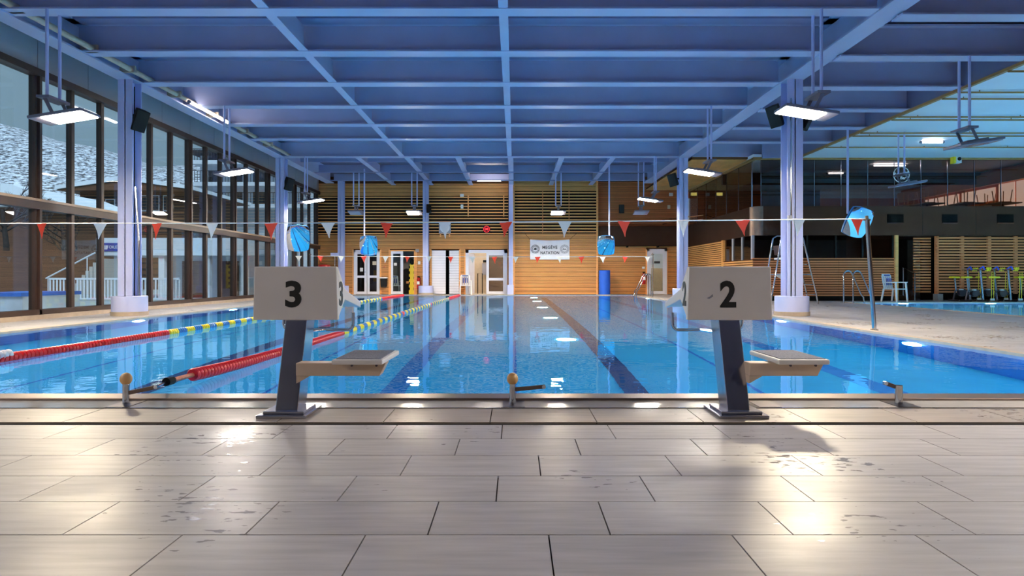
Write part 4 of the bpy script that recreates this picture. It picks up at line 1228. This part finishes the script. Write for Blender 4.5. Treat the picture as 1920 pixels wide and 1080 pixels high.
# banner
bn = thing('banner', 'white hanging banner with black club lettering and two round emblems', 'banner', (wx(1031), PJ-.06, wz(468)))
x0, x1, z0, z1 = px(994, 30.05), px(1068, 30.05), pz(486.5, 30.05), pz(449, 30.05)
b = MB(); n = 24
top = [(x0+(x1-x0)*i/n, PJ-.07+.012*math.sin(i*1.3), z1-.045*math.sin(math.pi*i/n)) for i in range(n+1)]
bot = [(x0+(x1-x0)*i/n, PJ-.07+.012*math.sin(i*1.1), z0) for i in range(n+1)]
for i in range(n):
    b.prism([bot[i], bot[i+1], top[i+1], top[i]], (0, .006, 0))
b.build('cloth', 'banner', bn, smooth=True)
xm, ym = (x0+x1)/2, PJ-.092
put_text('MEGÈVE', .2, 'print_grey', bn, Matrix.Translation((px(1031, 30.05), ym, pz(463, 30.05))) @ FACE_CAM, bold=.006, spacing=1.1, fit=(.70, .185))
put_text('NATATION', .2, 'print_grey', bn, Matrix.Translation((px(1031, 30.05), ym, pz(474, 30.05))) @ FACE_CAM, bold=.006, spacing=1.1, fit=(.88, .14))
for cxp, mm, fill in ((1003.5, 'print_grey', True), (1058.5, 'print_pale', False)):
    cx, cz = px(cxp, 30.05), pz(467, 30.05)
    for r_ in (.20, .13):
        b = MB(); b.tube([(cx+r_*math.cos(a*math.pi/14), ym, cz+r_*math.sin(a*math.pi/14)) for a in range(29)], .008, 4); b.build('emblem_ring', mm, bn)
    for a in range(16):
        q = a*math.pi/8; b = MB()
        b.box(cx+.165*math.cos(q)-.016, ym-.003, cz+.165*math.sin(q)-.016, cx+.165*math.cos(q)+.016, ym+.003, cz+.165*math.sin(q)+.016); b.build('emblem_letter', mm, bn)
    b = MB()
    if fill: b.prism([(cx-.09, ym, cz-.03), (cx+.02, ym, cz-.05), (cx+.08, ym, cz-.02), (cx+.05, ym, cz+.06), (cx-.03, ym, cz+.05)], (0, .004, 0))
    else: b.prism([(cx-.1, ym, cz-.04), (cx+.1, ym, cz-.04), (cx+.04, ym, cz+.03), (cx, ym, cz), (cx-.04, ym, cz+.06)], (0, .004, 0))
    b.build('emblem_figure', mm, bn)
for a, c_ in (((x0, PJ-.07, z1), (px(983, 30.05), PJ-.06, pz(436, 30.05))), ((x1, PJ-.07, z1), (px(1083, 30.05), PJ-.06, pz(436, 30.05)))):
    b = MB(); b.cyl(a, c_, .008, 5); b.build('tie_cord', 'black', bn)

# fire extinguishers
def extinguisher(x, y, z0, label):
    t = thing('fire_extinguisher', label, 'extinguisher', (x, y, z0))
    b = MB(); b.lathe([(.085, 0), (.09, .02), (.09, .44), (.06, .50), (.03, .52)], (x, y, z0), 18); b.build('cylinder', 'fire_red', t, smooth=True)
    b = MB(); b.box(x-.05, y-.03, z0+.52, x+.06, y+.03, z0+.58).tube([(x+.05, y, z0+.55), (x+.12, y-.02, z0+.45), (x+.11, y-.02, z0+.2)], .013, 6); b.build('valve_and_hose', 'black', t)
    b = MB(); b.box(x-.06, y-.093, z0+.2, x+.06, y-.086, z0+.34); b.build('tag', 'white', t)
    b = MB(); b.box(x-.03, y+.085, z0+.3, x+.03, y+.2, z0+.36); b.build('wall_hook', 'black', t)
extinguisher(wx(786), D-.2, wz(541), 'red fire extinguisher beside the store opening')
extinguisher(wx(1205.5), D-.2, wz(533), 'red fire extinguisher beside the right glass door')
# blue mat roll
b = MB(); xc = px(1133.5, 29.75); zt = pz(507, 29.75)
b.lathe([(.25, 0), (.262, .01), (.262, zt-.01), (.25, zt)], (xc, 29.75, 0), 32)
mo = b.build('mat_roll', 'blue_mat', smooth=True); tag(mo, 'upright rolled blue foam mat right of the banner bay', 'foam roll')
# yellow spine board, bag and chairs in the store
k = thing('spine_board', 'yellow plastic spine board standing in the store opening', 'spine board', (wx(770.5), D+.3, 0))
zt = wz(494); b = MB()
b.prism([(wx(765), D+.25, 0), (wx(776.5), D+.25, 0), (wx(777), D+.35, zt*.8), (wx(775), D+.38, zt), (wx(766), D+.38, zt), (wx(764.5), D+.35, zt*.8)], (0, .05, 0)); b.build('board', 'board_yellow', k, bevel=.01)
for i in range(5):
    for s in (766, 775):
        b = MB(); z = .2+i*.26; b.box(wx(s)-.02, D+.2, z, wx(s)+.02, D+.25+.1*z/zt, z+.12); b.build('hand_slot', 'black', k)
b = MB(); b.lathe([(.05, 0), (.11, .08), (.11, .2), (.05, .26)], (wx(770.5), D+.34, zt-.05), 14); b.build('head_strap', 'black', k)
k = thing('kit_bag', 'dark kit cover slumped beside the yellow spine board', 'bag', (wx(755), D+1.15, 0))
b = MB(); b.lathe([(.33, 0), (.34, .5), (.27, 1.0), (.15, 1.2), (.03, 1.24)], (wx(755), D+1.15, 0), 18); b.build('cover', 'bag_dark', k, smooth=True)
b = MB(); b.box(wx(757), D+.72, .5, wx(762), D+.86, .62); b.build('strap', 'wood', k)
# mop/poles in the left corner and red ring
k = thing('life_ring', 'red round float showing above block three', 'life ring', (px(608, 29.3), 29.3, 1.0))
b = MB(); xc, zc_ = px(608, 29.3), pz(502, 29.3)
b.lathe([(.05, .17), (.25, .12), (.29, .02), (.26, -.1), (.2, -.16)][::-1], (xc, 29.3, zc_), 24); b.build('float_body', 'fire_red', k, smooth=True)
b = MB(); b.cyl((xc, 29.3, 0), (xc, 29.3, zc_-.1), .025, 8); b.build('stand', 'chrome', k)
k = thing('rescue_rack', 'small steel pole rack with a blue plate near the left wall column', 'rack', (px(627, 29.6), 29.6, 0))
for x in (627, 633):
    b = MB(); b.cyl((px(x, 29.6), 29.6, 0), (px(x+1, 29.6), 29.6, pz(480, 29.6)), .018, 8); b.build('pole', 'chrome', k)
b = MB(); b.box(px(620, 29.6), 29.58, pz(480, 29.6), px(635, 29.6), 29.62, pz(474, 29.6)); b.build('plate', 'paint_col', k)

# ---- white plastic armchairs
def armchair(x, y, rz, label, z=0.0, s=1.0):
    t = thing('plastic_armchair', label, 'chair', (x, y, z))
    M = Matrix.Translation((x, y, z)) @ Matrix.Rotation(rz, 4, 'Z') @ Matrix.Scale(s, 4)
    def part(n, b, m='white', bv=.008): b.xf(M); return b.build(n, m, t, bevel=bv)
    b = MB(); b.box(-.24, -.24, .41, .24, .24, .44); part('seat', b)
    for sx in (-1, 1):
        b = MB(); b.prism([(sx*.27-.025, -.27, 0), (sx*.27+.025, -.27, 0), (sx*.25+.025, -.22, .64), (sx*.25-.025, -.22, .64)], (0, .045, 0)); part('leg', b)
        b = MB(); b.prism([(sx*.27-.025, .27, 0), (sx*.27+.025, .27, 0), (sx*.24+.025, .20, .44), (sx*.24-.025, .20, .44)], (0, .045, 0)); part('leg', b)
        b = MB(); b.box(sx*.26-.03, -.25, .63, sx*.26+.03, .25, .66); part('armrest', b)
    b = MB()
    for q in range(5):
        xx = -.2+q*.1
        b.prism([(xx-.035, .22, .44), (xx+.035, .22, .44), (xx+.035, .30, .86), (xx-.035, .30, .86)], (0, .02, 0))
    b.prism([(-.24, .29, .84), (.24, .29, .84), (.20, .31, .93), (-.20, .31, .93)], (0, .02, 0))
    part('backrest', b)
    b = MB()
    for q in (-1, 0, 1): b.box(q*.1-.02, .20, .55, q*.1+.02, .215, .78)
    b.box(-.14, .27, .86, .14, .285, .90)
    part('printed_patch', b, 'print_blue', 0)
    return t
armchair(px(873, 29.98), 29.98, R_(8), 'white plastic armchair between the boarded doors and the cream room', s=1.0)
armchair(px(1678, 21.2), 21.2, R_(25), 'white plastic armchair with blue back by the smaller pool')
armchair(px(742.5, 30.9), D+.47, R_(30), 'white plastic armchair inside the store behind the glass door', s=.95)

# ---- pool ladders
def ladder(x, y, s, label, h=.95, skew=0.0):
    """two bent handrails at a pool edge x, rails apart along y"""
    t = thing('pool_ladder', label, 'ladder', (x, y, 0))
    x_edge = x
    for dx_, dy in ((0, -.25), (skew, .25 if not skew else .05)):
        x = x_edge + dx_
        pts = [(x+s*.55, y+dy, 0), (x+s*.55, y+dy, h-.12)]
        for k in range(1, 8):
            a = math.pi*k/8; pts.append((x+s*(.55-.13*(1-math.cos(a))), y+dy, h-.12+.13*math.sin(a)))
        pts += [(x+s*.26, y+dy, h-.14), (x+s*.02, y+dy, .30), (x-s*.06, y+dy, .2), (x-s*.10, y+dy, -.1), (x-s*.10, y+dy, -1.0)]
        b = MB(); b.tube(pts, .022, 10); b.build('handrail', 'chrome', t, smooth=True)
    x = x_edge
    for k in range(3):
        b = MB(); b.box(x-s*.10-.04, y-.25, -.3-.3*k, x-s*.10+.04, y+.25, -.27-.3*k); b.build('rung', 'steel', t)
ladder(PX1, 28.0, 1, 'chrome ladder at the far right corner of the lane pool')
ladder(QX0, 19.9, -1, 'chrome ladder on the near side of the smaller pool', h=1.0, skew=.45)

# ---- lifeguard chair behind the right column
def lifeguard(x, y, label):
    t = thing('lifeguard_chair', label, 'lifeguard chair', (x, y, 0))
    for dy in (-.32, .32):
        b = MB(); b.tube([(x-.75, y+dy, 0), (x-.42, y+dy, 2.02), (x-.30, y+dy, 2.1), (x+.12, y+dy, 2.1), (x+.22, y+dy, 2.0), (x+.62, y+dy, .35), (x+.68, y+dy, 0)], .024, 10); b.build('side_frame', 'chrome', t, smooth=True)
        b = MB(); b.tube([(x-.5, y+dy, 1.68), (x+.28, y+dy, 1.78)], .02, 8); b.build('armrest', 'chrome', t)
        b = MB(); b.tube([(x-.66, y+dy, .9), (x+.46, y+dy, .9)], .018, 8); b.build('brace', 'chrome', t)
    for z in (.3, .6, .9, 1.2):
        xx = x+.64-.235*z
        b = MB(); b.cyl((xx, y-.32, z), (xx, y+.32, z), .02, 8); b.build('rung', 'chrome', t)
    b = MB(); b.prism([(x-.45, y-.28, .92), (x+.2, y-.28, .92), (x-.1, y-.28, .70)], (0, .56, 0)); b.build('foot_sling', 'white', t)
    b = MB(); b.box(x-.4, y-.28, 1.36, x+.25, y+.28, 1.41); b.build('seat', 'white', t)
    b = MB(); b.prism([(x-.40, y-.26, 1.5), (x-.37, y-.26, 1.5), (x-.41, y-.26, 1.78), (x-.44, y-.26, 1.78)], (0, .52, 0)); b.build('backrest', 'steel_dark', t)
lifeguard(px(1483, 19.6), 19.6, 'tall chrome lifeguard chair half hidden by the right column')

# ---- aqua bikes
def bike(xp, y, label):
    x = px(xp, y)
    t = thing('aqua_bike', label, 'exercise bike', (x, y, 0), 'aqua bikes by the smaller pool')
    b = MB(); b.cyl((x+.06, y, .05), (x-.03, y, 1.05), .038, 10); b.build('handle_post', 'steel', t, smooth=True)
    b = MB(); b.cyl((x-.42, y, .35), (x-.47, y, .78), .03, 8); b.build('saddle_post', 'steel', t, smooth=True)
    b = MB(); b.box(x-.62, y-.10, .78, x-.34, y+.10, .84); b.build('saddle', 'yellow_pad', t, bevel=.03)
    b = MB(); b.tube([(x-.45, y, .38), (x-.2, y, .30), (x+.05, y, .22)], .03, 8).cyl((x+.06, y-.25, .04), (x+.06, y+.25, .04), .025, 8).cyl((x-.52, y-.25, .04), (x-.52, y+.25, .04), .025, 8).tube([(x-.52, y, .04), (x-.44, y, .38)], .025, 8)
    b.build('frame', 'steel_dark', t, smooth=True)
    b = MB(); b.cyl((x-.22, y-.06, .30), (x-.22, y+.06, .30), .13, 16); b.build('flywheel', 'steel_dark', t)
    for s in (-1, 1):
        b = MB(); b.box(x-.22+s*.12-.05, y+s*.14-.04, .30-s*.1-.015, x-.22+s*.12+.05, y+s*.14+.04, .30-s*.1+.015); b.build('pedal', 'white', t)
    b = MB(); b.cyl((x-.03, y-.26, 1.06), (x-.03, y+.26, 1.06), .02, 8); b.build('handlebar', 'steel', t)
    for s in (-1, 1):
        b = MB(); b.tube([(x+.02+s*.06, y+s*.2, 1.06), (x+.04+s*.13, y+s*.24, 1.13), (x+.06+s*.19, y+s*.24, 1.17)], .022, 8); b.build('grip', 'blue_grip', t)
    for q in range(3):
        b = MB(); b.tube([(x+.05+q*.06, y-.12, 1.02), (x+.12+q*.06, y-.10, 1.13)], .022, 8); b.build('arm_pad', 'yellow_pad', t)
    for q in (.2, .27):
        b = MB(); b.tube([(x+q, y-.2, .98), (x+q-.02, y-.2, .12)], .008, 6); b.build('elastic_cord', 'yellow_pad', t)
        b = MB(); b.cyl((x+q-.02, y-.2, .06), (x+q-.02, y-.2, .12), .035, 10); b.build('cord_weight', 'white', t)
bike(1816, 21.66, 'leftmost aqua bike with yellow saddle before the slat screen')
bike(1840, 21.05, 'second aqua bike from the left before the slat screen')
bike(1866, 21.66, 'aqua bike standing furthest back between its neighbours')
bike(1892, 21.05, 'aqua bike nearest the right edge of the picture')
bike(1938, 21.66, 'aqua bike cut by the right edge, only its saddle showing')
k = thing('siren_box', 'white and yellow siren box under the white ceiling', 'siren', (px(1795, 21.8), 21.8, pz(300, 21.8)))
X, Z = px(1795, 21.8), pz(299.5, 21.8)
b = MB(); b.box(X-.06, 21.75, Z-.12, X+.12, 21.95, Z+.13); b.build('case', 'white', k, bevel=.01)
b = MB(); b.box(X-.14, 21.78, Z-.12, X-.06, 21.95, Z+.13); b.build('side_case', 'yellow_pad', k)
b = MB(); b.cyl((X+.03, 21.75, Z+.02), (X+.03, 21.72, Z+.02), .06, 14); b.build('horn', 'black', k)

# ================================================================== OUTSIDE THE WINDOWS
def snow_hill_mat():
    m = bpy.data.materials.new('snowy_slope'); m.use_nodes = True
    nt = m.node_tree; b = nt.nodes['Principled BSDF']; b.inputs['Roughness'].default_value = .8
    geo = nt.nodes.new('ShaderNodeNewGeometry')
    mp = nt.nodes.new('ShaderNodeMapping'); mp.inputs['Scale'].default_value = (.5, .5, 1.6)
    n = nt.nodes.new('ShaderNodeTexNoise'); n.inputs['Scale'].default_value = 2.4; n.inputs['Detail'].default_value = 9; n.inputs['Roughness'].default_value = .78
    r = nt.nodes.new('ShaderNodeValToRGB')
    r.color_ramp.elements[0].position = .46; r.color_ramp.elements[0].color = rgb(72, 70, 72)
    r.color_ramp.elements[1].position = .54; r.color_ramp.elements[1].color = rgb(222, 230, 242)
    nt.links.new(geo.outputs['Position'], mp.inputs['Vector']); nt.links.new(mp.outputs[0], n.inputs['Vector'])
    nt.links.new(n.outputs['Fac'], r.inputs[0]); nt.links.new(r.outputs[0], b.inputs['Base Color'])
    MATS['snowy_slope'] = m
snow_hill_mat()
b = MB(); nx, ny = 40, 24
def hill_z(x, y):
    t = max(0, min(1, (y-58)/70)); t = t*t*(3-2*t)
    top = 24.0 + (-67.7 - x)*.17 + 1.2*math.sin(x*.11) + .6*math.sin(x*.29)
    return -.2 + t*max(3, min(60, top))
for i in range(nx+1):
    for j in range(ny+1):
        x = -175 + 160*i/nx; y = 55 + 80*j/ny
        b.v.append(Vector((x, y, hill_z(x, y))))
for i in range(nx):
    for j in range(ny):
        a = i*(ny+1)+j; b.f.append((a, a+ny+1, a+ny+2, a+1))
tag(b.build('hillside', 'snowy_slope', smooth=True, kind='structure'), 'snow dusted hillside beyond the left windows', 'hill')
b = MB(); b.box(-180, -6, -.35, XL-.3, 140, -.06)
struct(b.build('terrace_ground', 'terrace'), 'pale wet terrace outside the glazed wall', 'ground')

def win(parent, x0, x1, z0, z1, y):
    f_ = MB(); f_.box(x0-.06, y-.06, z0-.06, x1+.06, y-.02, z1+.06); w_ = f_.build('window', 'render_white', parent)
    g_ = MB(); g_.box(x0, y-.08, z0, x1, y-.065, z1); g_.build('pane', 'glass_dark', w_)
# brown chalet
y = 45.0
ch = thing('chalet', 'brown timber chalet with snowy roof behind the terrace', 'building', (px(235, y), y, -.06))
xa, xb = px(150, y), px(345, y)
b = MB(); b.box(xa, y, -.06, xb, y+8, pz(352, y)); b.build('wall', 'chalet_wood', ch)
for i in range(16):
    z = .5+i*.42
    if z < pz(352, y): 
        b = MB(); b.box(xa-.03, y-.05, z, xb+.03, y, z+.10); b.build('board', 'bark', ch)
zt = pz(352, y)
b = MB(); b.prism([(xa-1, y-1, zt-.3), (xb+1, y-1, zt-.3), ((xa+xb)/2, y-1, zt+.35)], (0, 10, 0)); rf = b.build('roof', 'chalet_wood', ch)
b = MB(); b.prism([(xa-1, y-1.1, zt-.25), ((xa+xb)/2, y-1.1, zt+.4), (xb+1, y-1.1, zt-.25), (xb+1, y-1.1, zt), ((xa+xb)/2, y-1.1, zt+.7), (xa-1, y-1.1, zt)], (0, 10.2, 0)); b.build('snow_layer', 'snow', rf)
for x in (262, 285, 308): win(ch, px(x, y), px(x+13, y), pz(352, y)-1.6, pz(352, y)-.6, y)
for x in (170, 200): win(ch, px(x, y), px(x+15, y), pz(398, y), pz(375, y), y)
# low house with snow roof at far left
y = 31.0
hs = thing('snowy_house', 'low house with a broad white snow roof at the far left', 'building', (px(20, y), y, -.06))
xa, xb = px(-90, y), px(132, y)
b = MB(); b.box(xa+.6, y+.6, -.06, xb-.6, y+6, pz(383, y)); b.build('wall', 'chalet_wood', hs)
b = MB(); b.prism([(xa, y, pz(386, y)), (xb, y, pz(386, y)), (xb-1.8, y, pz(362, y)), (px(20, y), y, pz(345, y)), (xa, y, pz(345, y))], (0, 7, 0)); b.build('snow_roof', 'snow', hs)
# white apartment building with balconies
y = 60.0
ap = thing('apartment_building', 'white apartment building with railed balconies behind the terrace', 'building', (px(460, y), y, -.06))
xa, xb = px(375, y), px(580, y)
b = MB(); b.box(xa, y, -.06, xb, y+8, pz(292, y)); b.build('wall', 'render_white', ap)
b = MB(); b.box(xa-.5, y-1.5, pz(292, y), xb, y+8.5, pz(287, y)); b.build('roof_slab', 'bark', ap)
for zt_ in (pz(386, y), pz(346, y), pz(306, y)):
    b = MB(); b.box(xa-.1, y-1.6, zt_-.35, xb, y, zt_); bl = b.build('balcony', 'render_white', ap)
    b = MB(); b.box(xa-.1, y-1.6, zt_+1.0, xb, y-1.55, zt_+1.06)
    for k_ in range(40):
        xx = xa + (xb-xa)*k_/40; b.box(xx, y-1.6, zt_, xx+.04, y-1.56, zt_+1.0)
    b.build('railing', 'bark', bl)
    for k_ in range(4):
        win(ap, xa+.8+k_*2.1, xa+1.9+k_*2.1, zt_+.1, zt_+1.3, y)
# white annex with canopy
y = 26.0
an = thing('annex', 'white single storey annex with flat canopy outside the glazing', 'building', (px(330, y), y, -.06))
xa, xb = px(180, y), -9.8
b = MB(); b.box(xa, y, pz(479, y), xb, y+3, pz(446, y)); b.build('canopy', 'render_white', an)
b = MB(); b.box(xa+2.2, y+1.4, -.06, xb, y+3, pz(478, y)); b.build('wall', 'render_white', an)
for x in (216, 300, 385, 455):
    b = MB(); b.box(px(x, y)-.12, y+.1, -.06, px(x, y)+.12, y+.35, pz(479, y)); b.build('pillar', 'render_white', an)
b = MB(); b.box(px(192, y), y-.03, pz(471, y), px(240, y), y, pz(455.5, y)); sgn = b.build('sign_plate', 'print_blue', an)
put_text('TOILETTES', .17, 'white', sgn, Matrix.Translation((px(219, y), y-.034, pz(463.5, y))) @ FACE_CAM)
for x in (195, 198, 201):
    b = MB(); b.box(px(x, y)-.02, y-.04, pz(468, y), px(x, y)+.02, y-.032, pz(460, y)); b.build('pictogram', 'white', sgn)
for x in (330, 400): 
    b = MB(); b.box(px(x, y)-.45, y+1.34, -.06, px(x, y)+.45, y+1.4, 1.5); b.build('door', 'chalet_wood', an)
# terrace fence and stair rail
y = 23.5
fe = thing('terrace_fence', 'white picket fence on the terrace below the stair', 'fence', (px(160, y), y, -.06))
xa, xb = px(92, y), px(335, y)
b = MB(); b.box(xa, y, .72, xb, y+.06, .79); b.build('top_rail', 'render_white', fe)
b = MB(); b.box(xa, y, .0, xb, y+.06, .05); b.build('bottom_rail', 'render_white', fe)
pm = MB(); pm.box(0, y+.01, .04, .05, y+.04, .73); pme = pm.data('picket', 'render_white')
k_ = xa
while k_ < xb: link('picket', pme, fe, loc=(k_-WORLD[fe.name].x, -WORLD[fe.name].y, -WORLD[fe.name].z)); k_ += .125
y = 24.6
sr = thing('outdoor_stair', 'white outdoor stair with sloping handrail beside the annex', 'stair', (px(140, y), y, -.06))
for i in range(10):
    x = px(118+i*7, y)
    b = MB(); b.box(x, y, -.06, x+.16, y+1.2, .1+i*.16); b.build('stair_step', 'terrace', sr)
b = MB(); b.cyl((px(88, y), y-.05, pz(522, y)), (px(180, y), y-.05, pz(474, y)), .03, 8)
for x in (92, 132, 165): b.cyl((px(x, y), y-.05, 0), (px(x, y), y-.05, pz(522-(x-88)*.52, y)), .02, 6)
b.build('handrail', 'render_white', sr)
# timber garden wall left of the stair
y = 25.5
b = MB(); b.box(px(-20, y), y, -.06, px(178, y), y+.3, pz(470, y))
tag(b.build('timber_wall', 'chalet_wood'), 'brown boarded garden wall outside left of the stair', 'wall')
# covered outdoor tub by the window
y = 15.2
tb_ = thing('outdoor_tub', 'low white outdoor tub with blue cover outside the near window', 'tub', (px(5, y), y, -.06))
b = MB(); b.box(px(-60, y), y, -.06, px(42, y), y+2, pz(556, y)); b.build('tub_wall', 'render_white', tb_)
b = MB(); b.box(px(-62, y), y-.05, pz(556, y), px(43, y), y+2.05, pz(549, y)); b.build('cover', 'blue_cover', tb_)
# bare trees
def tree(x, y, h, label, seed):
    rnd = random.Random(seed)
    t = thing('bare_tree', label, 'tree', (x, y, -.06))
    b = MB(); b.tube([(x, y, -.06), (x+.1, y, h*.4), (x-.1, y, h*.7)], .16, 8, .07); b.build('trunk', 'bark', t)
    br = MB()
    def grow(p, d, l, r, n):
        q = p + d*l; br.tube([p, q], r, 4, r*.6)
        if n == 0: return
        for _ in range(3):
            e = (d + Vector((rnd.uniform(-.8,.8), rnd.uniform(-.8,.8), rnd.uniform(-.15,.6)))).normalized(); grow(q, e, l*.7, r*.6, n-1)
    for k_ in range(7):
        a = rnd.uniform(0, 6.28); z = h*rnd.uniform(.35, .7)
        grow(Vector((x, y, z)), Vector((math.cos(a), math.sin(a), .7)).normalized(), h*.16, .05, 3)
    br.build('branches', 'bark', t)
tree(px(8, 29), 29, 5.6, 'bare dark tree at the far left of the windows', 3)
tree(px(120, 28.5), 28.5, 4.6, 'small bare tree above the boarded garden wall', 5)
